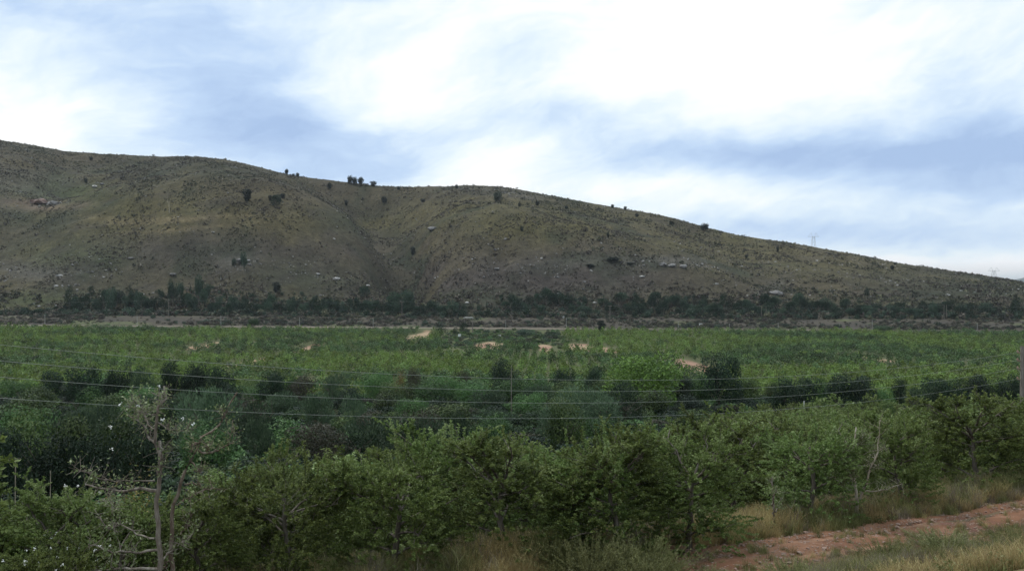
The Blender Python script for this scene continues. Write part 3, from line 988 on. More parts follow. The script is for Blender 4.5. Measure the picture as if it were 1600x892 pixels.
# named plants of the valley thicket
NAMED = [
    ('blue', 316, 606, 112, 60, 'feathery_tree', 'wide feathery blue-green tree with a flat top behind the two dead trunks', 'tree'),
    ('blue', 408, 655, 46, 52, 'feathery_shrub', 'small pale blue-green shrub just right of the wide feathery tree', 'shrub'),
    ('blue', 925, 606, 95, 84, 'willow_tree', 'grey-green upright willow, left half of the pair below the lime-green weeping tree', 'tree'),
    ('blue', 972, 600, 78, 88, 'willow_tree', 'grey-green upright willow, right half of the pair below the lime-green weeping tree', 'tree'),
    ('olive', 888, 624, 70, 58, 'olive_shrub', 'round dark olive shrub in front of the grey-green willow pair', 'shrub'),
    ('willow', 1008, 553, 132, 108, 'weeping_tree', 'broad lime-green weeping tree, brightest crown of the thicket', 'tree'),
    ('dark', 1128, 553, 66, 112, 'dark_conifer', 'tall dark egg-shaped tree standing alone right of the lime-green weeping tree', 'tree'),
    ('dark', 1068, 585, 40, 110, 'dark_shrub', 'dark narrow shrub tucked right of the lime-green weeping tree', 'shrub'),
    ('dark', 1226, 586, 50, 108, 'dark_tree', 'dark round tree with a reddish tip, left one of a touching pair', 'tree'),
    ('dark', 1256, 587, 52, 104, 'dark_tree', 'dark round tree with bare trunk, right one of a touching pair', 'tree'),
    ('green', 1283, 590, 30, 114, 'green_shrub', 'mid green shrub just right of the touching pair of dark trees', 'shrub'),
    ('dark', 1316, 585, 62, 104, 'dark_tree', 'wide black-green tree on short trunks, left half of the broadest dark clump', 'tree'),
    ('dark', 1348, 587, 60, 103, 'dark_tree', 'wide black-green tree on short trunks, right half of the broadest dark clump', 'tree'),
    ('green', 1382, 602, 40, 104, 'green_tree', 'mid green tree between the broadest dark clump and the blue-grey shrub', 'tree'),
    ('dark', 1405, 590, 24, 116, 'dark_shrub', 'small dark pointed shrub poking out above the blue-grey shrub', 'shrub'),
    ('olive', 1385, 622, 34, 88, 'olive_shrub', 'dark olive shrub in the orchard, lowest of the right-hand shrubs', 'shrub'),
    ('blue', 1438, 602, 52, 104, 'blue_shrub', 'blue-grey spreading shrub left of the long dark hedge of trees', 'shrub'),
    ('dark', 1464, 588, 44, 105, 'hedge_tree', 'first tree from the left in the long dark hedge at right', 'tree', 'trees of the long dark hedge'),
    ('dark', 1487, 590, 46, 102, 'hedge_tree', 'second tree from the left in the long dark hedge at right, roundest', 'tree', 'trees of the long dark hedge'),
    ('olive', 1510, 592, 32, 112, 'hedge_tree', 'third tree from the left in the long dark hedge at right, lighter', 'tree', 'trees of the long dark hedge'),
    ('dark', 1530, 584, 52, 104, 'hedge_tree', 'fourth tree from the left in the long dark hedge at right, tallest', 'tree', 'trees of the long dark hedge'),
    ('olive', 1553, 591, 36, 108, 'hedge_tree', 'fifth tree from the left in the long dark hedge at right', 'tree', 'trees of the long dark hedge'),
    ('dark', 1574, 590, 38, 102, 'hedge_tree', 'sixth tree from the left in the long dark hedge at right, smallest', 'tree', 'trees of the long dark hedge'),
    ('dark', 1596, 581, 40, 104, 'hedge_tree', 'last tree of the long dark hedge, behind the near wooden pole', 'tree', 'trees of the long dark hedge'),
    ('dark', 787, 560, 48, 134, 'dark_tree', 'dark round tree at the edge of the far orchard above the distant thin pole', 'tree'),
    ('dark', 882, 574, 40, 130, 'dark_shrub', 'dark round shrub left of the lime-green weeping tree, at the orchard edge', 'shrub'),
    ('dark', 928, 572, 36, 132, 'dark_shrub', 'dark shrub touching the left flank of the lime-green weeping tree', 'shrub'),
    ('rust', 622, 569, 22, 134, 'rusty_shrub', 'small rusty orange shrub among green ones at the orchard edge', 'shrub'),
    ('brown', 648, 572, 28, 133, 'brown_shrub', 'dull brown shrub right beside the rusty orange one', 'shrub'),
    ('brown', 725, 578, 30, 130, 'brown_shrub', 'dull brown shrub midway between rusty shrub and dark round tree', 'shrub'),
    ('brown', 645, 636, 88, 60, 'brown_shrub', 'broad brownish shrub right above the near orchard, middle of the photo', 'shrub'),
    ('olive', 600, 640, 46, 58, 'olive_shrub', 'olive shrub touching the left side of the broad brownish shrub', 'shrub'),
    ('blue', 720, 645, 34, 58, 'blue_shrub', 'upright blue-green shrub right of the broad brownish shrub', 'shrub'),
    ('blue', 500, 612, 56, 78, 'blue_shrub', 'spiky blue-green shrub below the pale sandy gap', 'shrub'),
    ('blue', 556, 618, 40, 74, 'blue_shrub', 'narrow spiky blue-green shrub, second right of the sandy gap', 'shrub'),
    ('dark', 268, 560, 42, 118, 'dark_tree', 'dark pointed tree rising into the far orchard above the pale dead treetop', 'tree'),
    ('dark', 300, 566, 44, 115, 'dark_tree', 'dark tree directly right of the dark pointed tree', 'tree'),
    ('blue', 222, 572, 50, 112, 'blue_shrub', 'blue-green spreading shrub left of the dark pointed tree', 'shrub'),
    ('dark', 130, 570, 60, 104, 'dark_tree', 'dark spreading tree at the top left of the thicket', 'tree'),
    ('dark', 185, 573, 44, 106, 'dark_tree', 'dark tree between the spreading tree and the blue-green shrub', 'tree'),
    ('dark', 345, 570, 44, 112, 'dark_tree', 'dark tree above the wide feathery tree', 'tree'),
    ('dark', 425, 578, 50, 106, 'dark_tree', 'dark tree left of the pale sandy gap', 'tree'),
    ('olive', 45, 638, 110, 46, 'olive_tree', 'large olive-topped tree, first of the big dark clump at left edge', 'tree'),
    ('olive', 115, 645, 100, 43, 'olive_tree', 'large olive-topped tree, second of the big dark clump at left', 'tree'),
    ('olive', 180, 641, 96, 45, 'olive_tree', 'large olive-topped tree, third of the big dark clump, left of dead tree', 'tree'),
    ('dark', 10, 668, 90, 39, 'dark_shrub', 'black-green shrub at the left border under the olive-topped tree', 'shrub'),
    ('dark', 80, 676, 96, 38, 'dark_shrub', 'black-green shrub, second from left border above the near orchard', 'shrub'),
    ('dark', 150, 676, 90, 38, 'dark_shrub', 'black-green shrub left of the pale dead tree above the near orchard', 'shrub'),
    ('dark', 212, 672, 76, 40, 'dark_shrub', 'black-green shrub right behind the pale dead tree', 'shrub'),
]
placed = []
for nmd in NAMED:
    kind, px, top, w, D, nm, lab, cat = nmd[:8]
    grp = nmd[8] if len(nmd) > 8 else None
    by_pixels(kind, px, top, w, D, nm, lab, cat, grp)
    placed.append((at(px, D), D, w / FPX * D / 2))

# unnamed fill of the thicket, in ranks
fill = []
for rank, (D0, D1, step, word) in enumerate(((50, 60, 3.4, 'front'), (62, 72, 4.0, 'second'), (76, 88, 4.6, 'third'), (92, 102, 4.8, 'fourth'), (106, 116, 4.8, 'fifth'), (120, 130, 4.6, 'back'))):
    x = at(-60, D0)
    while x < at(1210, D1):
        D = RNG.uniform(D0, D1)
        px = 800 + FPX * x / D
        ok = px < np.interp(rank, [0, 1, 2, 3, 4, 5], [930, 1000, 1090, 1120, 1200, 1215])
        if D < far_edge(px) + 3: ok = False
        if 455 < px < 530 and 92 < D < 120: ok = False
        if any(math.hypot(x - a, (D - b) * .8) < r * 1.15 + 1.0 for a, b, r in placed): ok = False
        if ok:
            fill.append([x, D, px, rank, word])
        x += step * RNG.uniform(.7, 1.25)
WORDS = {'olive': 'dark olive', 'dark': 'black-green', 'green': 'mid green', 'blue': 'blue-green feathery', 'brown': 'brownish'}
cnts = {}
for f_ in sorted(fill, key=lambda q: (q[3], q[2])):
    x, D, px, rank, word = f_
    r = RNG.random()
    kn = fbm(np.array([x]), np.array([D]), 18, 2, 88)[0]
    kind = 'olive' if r < .30 else 'green' if r < .58 else 'dark' if r < .70 else 'blue' if r < .93 else 'brown'
    if kn > .25: kind = 'blue' if r < .5 else kind
    if kn < -.3: kind = 'dark' if r < .35 else 'olive'
    if 700 < px < 860 and D > 60: kind = 'green' if r < .5 else 'blue'
    top_lim = {0: 636, 1: 624, 2: 614, 3: 600, 4: 588, 5: 579}[rank] + RNG.uniform(-4, 16)
    if px > 480: top_lim += 4 + (6 if rank < 3 else 0)
    z = h1(x, D)
    hgt = np.clip((HZ - top_lim) / FPX * D - z, 1.8, 7.5)
    wid = RNG.uniform(3.6, 6.0) * (1 if rank > 1 else .85)
    key = (kind, rank)
    cnts[key] = cnts.get(key, 0) + 1
    plant(kind, x, D, hgt, wid, 'thicket_shrub', '%s shrub, %s of its colour from left, %s rank of the valley thicket' % (WORDS[kind], ordw(cnts[key]), word), 'shrub', 'shrubs of the valley thicket')

n = 9000
rng = np.random.default_rng(61)
Y = np.sqrt(rng.uniform(28 ** 2, 137 ** 2, n))
X = Y * rng.uniform(-.66, .32, n)
px = 800 + FPX * X / Y
lim = np.interp(Y, [50, 70, 90, 110, 137], [930, 1010, 1100, 1190, 1215])
keep = (Y > far_edge(px) + 1.2) & (px < lim) & ~((px > 462) & (px < 522) & (Y > 97) & (Y < 112))
keep &= rng.random(n) < np.clip(30 / Y, .25, 1)
X, Y = X[keep], Y[keep]
um = []
for kk in ('green', 'olive', 'blue', 'dark', 'brown'):
    um.append(crown(640 + len(um), lobes_round(np.random.default_rng(len(um)), 6, 1.0), 700, .10, 'round' if kk != 'blue' else 'feather', kk, .5))
s = rng.uniform(.8, 2.0, len(X))
scatter('undergrowth', np.column_stack([X, Y, height(X, Y) - .1]), rng.uniform(0, 6.28, len(X)), np.column_stack([s * 1.5, s * 1.5, s]), rng.choice(5, len(X), p=[.20, .22, .10, .42, .06]), um,
        'low tangled green undergrowth between the shrubs of the valley thicket', 'undergrowth')

# ------------------------------------------------------------------ far orchards: thousands of trees, one mass
def tiny_tree(seed, mat, n=95, L=.5, H=2.9, R=1.35):
    rng = np.random.default_rng(seed)
    lob = [(0, 0, H * .45, R * .75, R * .75, H * .38)] + [(rng.normal(0, .45), rng.normal(0, .45), rng.uniform(.9, H * .85), .6, .6, .5) for _ in range(6)]
    return crown(seed, lob, n, L, 'round', mat, .6, .15)


far_src = []
for mi, mn in enumerate(('orch_dark', 'orch_mid', 'orch_light')):
    for s in range(3):
        far_src.append(tiny_tree(500 + mi * 10 + s, mn))
pts, sc_, ix_ = [], [], []
D = 118.0
rowi = 0
while D < 436:
    xs = np.arange(-.66 * D, .70 * D, 2.8)
    xs = xs + RNG.normal(0, .25, len(xs))
    ys = np.full(len(xs), D) + RNG.normal(0, .25, len(xs)) + 7 * np.sin(xs / 90.0)
    px = 800 + FPX * xs / ys
    keep = (RNG.random(len(xs)) > .05 + .25 * ss(.25, .6, fbm(xs, ys, 14, 3, 19))) & (bare(xs, ys, 1.15) < .5) & (ys < 434)
    keep &= ~((px < 1215) & (ys < 137))
    keep &= ~((px > 690) & (px < 880) & (ys > 318 + 20 * np.sin(px / 30)))
    # thin strips between blocks
    keep &= ~((np.abs(ys - 258 + .06 * xs) < 3.5) & (px > 900)) & ~((np.abs(ys - 162) < 3.0) & (px > 1150)) & ~((np.abs(ys - 300 - .1 * xs) < 3) & (px < 900))
    sparse = (px > 880) & (px < 1130) & (ys > 230) & (ys < 420)
    keep &= ~(sparse & (RNG.random(len(xs)) < .16))
    xs, ys, px = xs[keep], ys[keep], px[keep]
    nn = fbm(xs, ys, 45, 3, 7) + .25 * fbm(xs, ys, 9, 2, 9)
    t = np.where(nn > .12, 2, np.where(nn < -.10, 0, 1))
    t = np.where((px > 1130) & (ys < 236), 2, t)
    t = np.where((px > 1130) & (ys > 236) & (ys < 262), 0, t)
    t = np.where((px < 1130) & (ys < 215) & (nn < .12), 0, t)
    t = np.where((px < 350) & (ys < 235), np.where(nn > -.2, 2, 1), t)
    t = np.where(RNG.random(len(xs)) < .18, RNG.integers(0, 3, len(xs)), t)
    pts.append(np.column_stack([xs, ys, height(xs, ys)]))
    s = RNG.uniform(.62, 1.15, len(xs)) * (1 + .18 * fbm(xs, ys, 12, 2, 23)) * np.where((ys > 236) & (ys < 262), 1.1, 1.0)
    sc_.append(np.column_stack([s * 1.05, s * 1.0, s * RNG.uniform(.9, 1.1, len(xs))]))
    ix_.append(t * 3 + RNG.integers(0, 3, len(xs)))
    D += 4.0
    rowi += 1
pts = np.concatenate(pts)
print('far orchard trees', len(pts))
scatter('orchard_trees', pts, RNG.uniform(0, 6.28, len(pts)), np.concatenate(sc_), np.concatenate(ix_), far_src,
        'green orchard trees in rows filling the valley floor up to the farm road', 'orchard trees')

# ------------------------------------------------------------------ scrub and rocks on the hill
def tuft_scrub(seed, mat, n=26, L=.55):
    rng = np.random.default_rng(seed)
    return crown(seed, [(0, 0, .32, .5, .5, .35), (.2, .1, .3, .35, .35, .35)], n, L, 'round', mat, .7, .2)


def rock_mesh(seed, mat, sub=1, rough=.28):
    rng = np.random.default_rng(seed)
    import bmesh
    bm = bmesh.new()
    bmesh.ops.create_icosphere(bm, subdivisions=sub, radius=.5)
    for v in bm.verts:
        k = 1 + rng.uniform(-rough, rough)
        v.co = Vector((v.co.x * k * 1.15, v.co.y * k, v.co.z * k * .8))
        v.co.x = round(v.co.x * 4) / 4 * .5 + v.co.x * .5
        v.co.z = round(v.co.z * 4) / 4 * .5 + v.co.z * .5
    me = bpy.data.meshes.new('rock')
    bm.to_mesh(me)
    bm.free()
    me.materials.append(M[mat])
    return me


def hill_points(n, seed):
    rng = np.random.default_rng(seed)
    Y = np.sqrt(rng.uniform(478 ** 2, 985 ** 2, n))
    X = Y * rng.uniform(-.66, .66, n)
    px, Dr, t = hill_t(X, Y)
    k = t < 1.02
    return X[k], Y[k], px[k], t[k]


X, Y, px, t = hill_points(230000, 5)
Z = height(X, Y)
ppx, ppy = proj(X, Y, Z)
dn = fbm(X, Y, 26, 4, 71) + .5 * fbm(X, Y, 8, 2, 73)
r = RNG.random(len(X))
keep = r < np.clip(.45 + dn * 1.7 + .35 * G(ppx, 640, 45) + .25 * ss(430, 470, ppy), .08, 1)
X, Y, Z, ppx, ppy, t, dn = X[keep], Y[keep], Z[keep], ppx[keep], ppy[keep], t[keep], dn[keep]
s = RNG.lognormal(-.72, .48, len(X)) * (1 + .9 * ss(430, 485, ppy))
s = np.clip(s, .3, 2.8)
brown = fbm(X, Y, 60, 3, 79) + RNG.normal(0, .25, len(X)) > .0
ii_ = np.where(brown, 3, 0) + RNG.integers(0, 3, len(X))
scatter('hillside_scrub', np.column_stack([X, Y, Z - .05]), RNG.uniform(0, 6.28, len(X)), np.column_stack([s, s, s * RNG.uniform(.8, 1.3, len(s))]), ii_,
        [tuft_scrub(600 + i, 'scrub') for i in range(3)] + [tuft_scrub(610 + i, 'scrub_brown') for i in range(3)],
        'low dark and brown scrub covering the rocky hill slopes', 'scrub')

X, Y, px, t = hill_points(60000, 9)
Z = height(X, Y)
ppx, ppy = proj(X, Y, Z)
rk = .10 * G(ppy, 425, 30) + .04 + .4 * G(ppx, 1050, 70) * G(ppy, 414, 9) + .3 * G(ppx, 900, 90) * G(ppy, 415, 9) + .5 * G(ppx, 1212, 20) * G(ppy, 460, 12) + .22 * G(ppx, 390, 60) * G(ppy, 412, 14) \
    + .2 * G(ppx, 470, 90) * G(ppy, 430, 14) + .3 * G(ppx, 770, 60) * G(ppy, 296, 6) + .25 * G(ppx, 920, 60) * G(ppy, 322, 8) + .15 * G(ppx, 100, 130) * G(ppy, 440, 22) + .3 * G(ppx, 75, 46) * G(ppy, 320, 7)
rk = rk * ss(-.25, .35, fbm(X, Y, 20, 3, 101)) * 2.6
keep = RNG.random(len(X)) < rk
X, Y, Z, ppx, ppy = X[keep], Y[keep], Z[keep], ppx[keep], ppy[keep]
s = np.clip(RNG.lognormal(-.55, .5, len(X)), .3, 2.4)
print('rocks', len(X))
scatter('hillside_rocks', np.column_stack([X, Y, Z + .12 * s]), RNG.uniform(0, 6.28, len(X)), np.column_stack([s * 1.2, s, s * .85]),
        np.where(RNG.random(len(X)) < .45, 3, 0) + RNG.integers(0, 3, len(X)),
        [rock_mesh(700 + i, 'rock') for i in range(3)] + [rock_mesh(710 + i, 'palerock') for i in range(3)], 'small grey rocks strewn over the hill slopes', 'rocks')

BOULD = [(526, 436, 12, 'palerock', 'large pale boulder low on the slope left of the gully'), (497, 428, 7, 'palerock', 'pale boulder just left of the largest boulder by the gully'),
         (205, 405, 8, 'rock', 'grey boulder on the lower left slope above the gum trees'), (270, 429, 12, 'rock', 'flat grey boulder low on the left spur'), (93, 431, 9, 'palerock', 'flat pale boulder low on the far left slope'),
         (148, 292, 9, 'palerock', 'pale boulder high on the left slope under the ridge'), (160, 288, 7, 'rock', 'grey boulder right beside the pale one high on the left'), (60, 318, 26, 'redrock', 'reddish rock face at far left'),
         (84, 320, 22, 'rock', 'grey rock face right of the reddish one at far left'), (380, 409, 20, 'rock', 'grey outcrop in the middle of the left spur'), (676, 358, 16, 'rock', 'grey outcrop beside the head of the gully'),
         (1036, 414, 14, 'rock', 'upright grey crag, left one of the rock band on the right spur'), (1050, 416, 13, 'rock', 'upright grey crag, middle one of the rock band on the right spur'), (1068, 418, 14, 'rock', 'upright grey crag, right one of the rock band on the right spur'),
         (1003, 433, 8, 'palerock', 'pale boulder below the rock band on the right spur'), (1212, 460, 22, 'rock', 'big grey rock slab low on the right slope'), (776, 421, 10, 'rock', 'grey boulder on the lower right spur near the gully'), (730, 473, 7, 'palerock', 'small pale boulder at the hill foot right of the gully'),
         (845, 463, 6, 'palerock', 'small pale boulder low on the broad spur'), (929, 473, 6, 'palerock', 'small white boulder above the dark shrubs at the hill foot'), (1481, 461, 7, 'palerock', 'small pale boulder low on the far right slope'),
         (575, 446, 6, 'palerock', 'small pale boulder close to the gully bottom'), (333, 364, 6, 'palerock', 'small pale boulder on the tan crest of the left spur')]
for k, (px_, py_, w, mt, lab) in enumerate(BOULD):
    D_ = ground_D(px_, py_ + 1, 480)
    x = at(px_, D_)
    wm = w / FPX * D_
    me = rock_mesh(800 + k, mt, 2, .2)
    o = link('boulder', me, loc=(x, D_, h1(x, D_) + wm * .12), rot=(0, 0, RNG.uniform(0, 6)), sc=(wm, wm * .8, wm * (.55 if w < 20 else .45)))
    tag(o, lab, 'boulder', 'boulders on the hill')

# trees on the hill and the ridge: (column, foot row, height px, width px, kind, label)
HT = [(448, 272, 9, 5, 'pine', 'small pointed pine on the ridge, leftmost of the skyline trees'), (458, 274, 4, 4, 'pine', 'tiny bush on the ridge between two small pines'), (465, 275, 6, 6, 'pine', 'small round pine on the ridge, third skyline tree from the left'),
      (548, 287, 13, 9, 'pine', 'tall dark pine, left one of the close trio on the saddle'), (555, 288, 12, 8, 'pine', 'dark pine in the middle of the close trio on the saddle'), (564, 288, 12, 9, 'pine', 'lighter pine, right one of the close trio on the saddle'),
      (573, 289, 4, 6, 'brown', 'low brown bush on the saddle right of the pine trio'), (584, 290, 8, 9, 'pine', 'short wide pine on the saddle right of the trio'), (714, 294, 7, 4, 'pine', 'lone thin pine on the skyline left of the rocky top'),
      (957, 324, 6, 5, 'pine', 'tiny tree on the skyline, left one of two on the long descent'), (977, 327, 6, 5, 'pine', 'tiny tree on the skyline, right one of two on the long descent'), (1100, 359, 11, 12, 'pine', 'dark round tree on the skyline midway down the long descent'),
      (1399, 412, 4, 4, 'pine', 'tiny dark bush on the skyline near the right end'), (386, 314, 19, 13, 'pine', 'lone dark oval tree high on the left spur'), (432, 322, 18, 17, 'gum', 'grey-green loose tree right of the lone dark oval tree'),
      (422, 313, 9, 5, 'pine', 'small dark tree touching the left of the grey-green loose tree'), (441, 309, 8, 7, 'pine', 'small dark tree above right of the grey-green loose tree'), (515, 296, 11, 7, 'pine', 'dark tree on the slope below the ridge, left of the pine trio'),
      (541, 321, 9, 5, 'pine', 'small thin tree on the slope under the pine trio'), (601, 317, 11, 7, 'pine', 'dark pointed tree at the top of the gully'), (661, 315, 6, 6, 'pine', 'small dark bush right of the gully head'), (778, 314, 16, 13, 'gum', 'blue-grey tree just under the rocky top'),
      (623, 295, 5, 5, 'pine', 'tiny dark bush under the saddle skyline'), (134, 285, 7, 5, 'pine', 'small dark tree high on the far left slope'), (143, 250, 6, 5, 'pine', 'small dark bush just under the left skyline'), (381, 420, 26, 10, 'gum', 'tall grey tree beside the outcrop on the left spur'),
      (366, 414, 12, 8, 'gum', 'short grey tree left of the tall grey one on the spur'), (433, 456, 16, 11, 'pine', 'dark tree standing low on the left spur'), (570, 465, 18, 17, 'gum', 'dark grey-green tree on the slope left of the gully foot'), (645, 397, 12, 7, 'pine', 'dark slim tree in the gully bottom'),
      (616, 480, 24, 22, 'gum', 'large grey-green tree at the gully foot, left one'), (636, 478, 26, 24, 'gum', 'large grey-green tree at the gully foot, right one'), (958, 408, 8, 17, 'pine', 'low wide black bush at the left of the rock band'), (985, 413, 5, 11, 'pine', 'low black bush right of the wide black one'),
      (922, 417, 6, 12, 'pine', 'low dark bush left of the rock band'), (815, 360, 8, 5, 'pine', 'small dark tree on the olive slope under the rocky top'), (840, 320, 7, 6, 'pine', 'small dark bush under the skyline right of the rocky top'), (812, 322, 7, 4, 'pine', 'small thin bush right of the blue-grey tree'),
      (1215, 393, 8, 4, 'pine', 'small thin tree on the slope below the near pylon'), (885, 326, 6, 5, 'pine', 'small dark bush under the long descent, first'), (950, 371, 9, 4, 'pine', 'thin dark tree on the olive slope'), (995, 338, 6, 6, 'pine', 'small dark bush below the two skyline trees'),
      (1049, 350, 6, 7, 'pine', 'small dark bush left of the round skyline tree'), (1394, 420, 7, 6, 'pine', 'small dark bush below the skyline near the right end'), (1355, 463, 14, 9, 'gum', 'grey tree among rocks low on the right slope'), (1166, 402, 5, 5, 'pine', 'tiny dark bush on the tan swath'),
      (1590, 492, 26, 22, 'gumdark', 'dark clump of tree at the right end of the hill foot')]
for (px_, py_, hp, wp, kind, lab) in HT:
    D_ = ground_D(px_, py_ + 1.5, 475)
    x = at(px_, D_)
    nm = 'hill_tree' if hp > 7 else 'hill_bush'
    plant(kind, x, D_, hp / FPX * D_ * 1.1, wp / FPX * D_ * 1.25, nm, lab, 'tree' if hp > 7 else 'bush', 'trees scattered on the hill', sink=.3)

# the bare pale tree high on the left spur
def limb(P, r0, r1, rng, wob=.02, n=8):
    P = np.array(P, float)
    d = np.r_[0, np.cumsum(np.linalg.norm(np.diff(P, axis=0), axis=1))]
    q = np.linspace(0, d[-1], n)
    Q = np.column_stack([np.interp(q, d, P[:, k]) for k in range(3)])
    Q[1:-1] += rng.normal(0, wob, (n - 2, 3))
    return (Q, np.linspace(r0, r1, n))


rng = np.random.default_rng(4)
D_ = ground_D(265, 333, 480)
x = at(265, D_)
t_ = empty('dead_tree', (x, D_, h1(x, D_) - .1))
tag(t_, 'thin pale leafless tree forked at the top, high on the left spur', 'dead tree')
V, F = tubes([limb([(0, 0, 0), (-.3, 0, 4), (-.5, 0, 6)], .22, .14, rng)], 5)
link('trunk', mesh_np('trunk', V, F, M['palebark']), parent=t_)
V, F = tubes([limb([(-.5, 0, 6), (-1.9, .2, 11.5)], .13, .06, rng), limb([(-.45, 0, 5.5), (.5, -.2, 8), (.6, 0, 11)], .12, .05, rng), limb([(-.9, 0, 7.6), (-2.4, 0, 8.8)], .08, .04, rng), limb([(-.3, 0, 4), (-1.5, 0, 6)], .08, .04, rng)], 4)
link('limbs', mesh_np('limbs', V, F, M['palebark']), parent=t_)

# belt of grey-green trees along the hill foot
belt = []
for (p0, p1, D0, D1, h0, h1_, stp) in ((108, 330, 492, 520, 22, 42, 9), (330, 560, 484, 510, 16, 30, 9), (560, 730, 482, 500, 14, 26, 9), (790, 1100, 486, 512, 14, 28, 11), (1100, 1290, 482, 510, 16, 30, 10), (1290, 1560, 482, 508, 12, 24, 11), (40, 110, 486, 500, 8, 12, 12)):
    p = p0
    while p < p1:
        D_ = RNG.uniform(D0, D1)
        belt.append((p, D_, RNG.uniform(h0, h1_) * (.75 if RNG.random() < .4 else 1)))
        p += stp * RNG.uniform(.45, 1.15)
belt.sort()
print('belt', len(belt))
for k, (p, D_, hp) in enumerate(belt):
    x = at(p, D_)
    side = 'left of' if p < 640 else 'right of'
    es = [b for b in belt if (b[0] < 640) == (p < 640)]
    n_ = es.index((p, D_, hp)) + 1
    kind = 'gumdark' if RNG.random() < .25 else 'gum'
    plant(kind, x, D_, hp / FPX * D_, RNG.uniform(11, 19) / FPX * D_ * (1.3 if p > 640 else 1), 'belt_tree',
          'grey-green belt tree at the hill foot %s the gully, %s from left' % (side, ordw(n_)), 'tree', 'trees in the belt along the hill foot')

n = 5200
rng = np.random.default_rng(35)
Y = rng.uniform(474, 540, n)
X = Y * rng.uniform(-.64, .64, n)
px = 800 + FPX * X / Y
keep = rng.random(n) < np.clip((1 - ss(488, 540, Y)) * .9 + fbm(X, Y, 30, 3, 57) * .8 - .35 * G(px, 40, 60) - .3 * G(px, 755, 30), 0, 1)
X, Y = X[keep], Y[keep]
s = np.clip(rng.lognormal(.75, .35, len(X)), 1, 4.2) * (1 - .45 * ss(500, 540, Y))
scatter('hill_foot_scrub', np.column_stack([X, Y, height(X, Y) - .15]), rng.uniform(0, 6.28, len(X)), np.column_stack([s, s, s * rng.uniform(.7, 1.2, len(X))]), rng.integers(0, 4, len(X)),
        [crown(660 + i, lobes_round(np.random.default_rng(70 + i), 5, 1.1), 260, .17, 'round', mt, .6, .2) for i, mt in enumerate(('gum', 'gum', 'dark', 'scrub'))],
        'dark tangled bushes massed along the foot of the hill', 'bushes')

# scrub between farm road and hill, and around the pump yard
n = 20000
rng = np.random.default_rng(31)
Y = rng.uniform(448.5, 500, n)
X = Y * rng.uniform(-.64, .64, n)
keep = rng.random(n) < np.clip((.38 + fbm(X, Y, 25, 3, 55) * 1.3 + ss(474, 490, Y) * .4) + .5 * G(Y, 453, 3), .04, 1)
X, Y = X[keep], Y[keep]
s = np.clip(rng.lognormal(.1, .45, len(X)), .5, 3.2) * (1 + .6 * ss(474, 490, Y))
X2 = rng.uniform(at(690, 375), at(885, 375), 900)
Y2 = rng.uniform(325, 436, 900)
s2 = np.clip(rng.lognormal(.3, .38, 900), .7, 2.6)
X, Y, s = np.r_[X, X2], np.r_[Y, Y2], np.r_[s, s2]
ixs = np.r_[rng.integers(0, 6, len(X) - 900), rng.choice([5, 6, 6, 7, 7, 0], 900)]
keep = bare(X, Y) < .4
X, Y, s, ixs = X[keep], Y[keep], s[keep], ixs[keep]
scatter('bank_scrub', np.column_stack([X, Y, height(X, Y) - .05]), rng.uniform(0, 6.28, len(X)), np.column_stack([s, s, s * .8]), ixs,
        [crown(620 + i, [(0, 0, .35, .5, .5, .38), (.2, .1, .3, .4, .4, .35)], 160, .2, 'round', mt, .6, .2) for i, mt in enumerate(('scrub', 'scrub_brown', 'scrub', 'brown', 'scrub_brown', 'gum', 'olive', 'green'))],
        'scrub and dry bushes on the bank between the farm road and the hill', 'scrub')
for k, (px_, top, w, D_, kind, lab) in enumerate([(940, 500, 13, 428, 'pine', 'lone dark conical tree at the edge of the farm road'), (820, 514, 38, 400, 'gum', 'grey-green bushy tree at the right of the pole yard'),
                                                 (862, 519, 34, 385, 'gumdark', 'dark bushy tree right of the grey-green one by the sandy patch'), (690, 508, 22, 410, 'gumdark', 'dark bushy tree left of the pole yard'), (712, 512, 14, 400, 'gumdark', 'small dark tree in front of the poles'),
                                                 (395, 496, 22, 440, 'green', 'green shrub on the road bank at left centre'), (725, 503, 16, 425, 'gumdark', 'dark tree under the wooden frame in the pole yard'), (1380, 508, 36, 436, 'green', 'green shrub at the road edge on the right')]):
    by_pixels(kind, px_, top, w, D_, 'yard_tree', lab, 'tree', 'trees by the farm road')

# ------------------------------------------------------------------ posts, poles, pylons and wires
def box(bm, c, s, rot=None):
    import bmesh
    r = bmesh.ops.create_cube(bm, size=1.0)
    mt = Matrix.Translation(c)
    if rot is not None: mt = mt @ rot
    mt = mt @ Matrix.Diagonal((s[0], s[1], s[2], 1))
    bmesh.ops.transform(bm, matrix=mt, verts=r['verts'])


def bar(bm, a, b, w):
    a, b = Vector(a), Vector(b)
    d = b - a
    box(bm, (a + b) / 2, (w, w, d.length), d.to_track_quat('Z', 'Y').to_matrix().to_4x4())


def bmesh_obj(name, fn, mat, parent=None, loc=(0, 0, 0), bev=0.0):
    import bmesh
    bm = bmesh.new()
    fn(bm)
    if bev:
        bmesh.ops.bevel(bm, geom=bm.edges[:], offset=bev, segments=1, affect='EDGES')
    me = bpy.data.meshes.new(name)
    bm.to_mesh(me)
    bm.free()
    return link(name, me, M[mat], parent, loc)


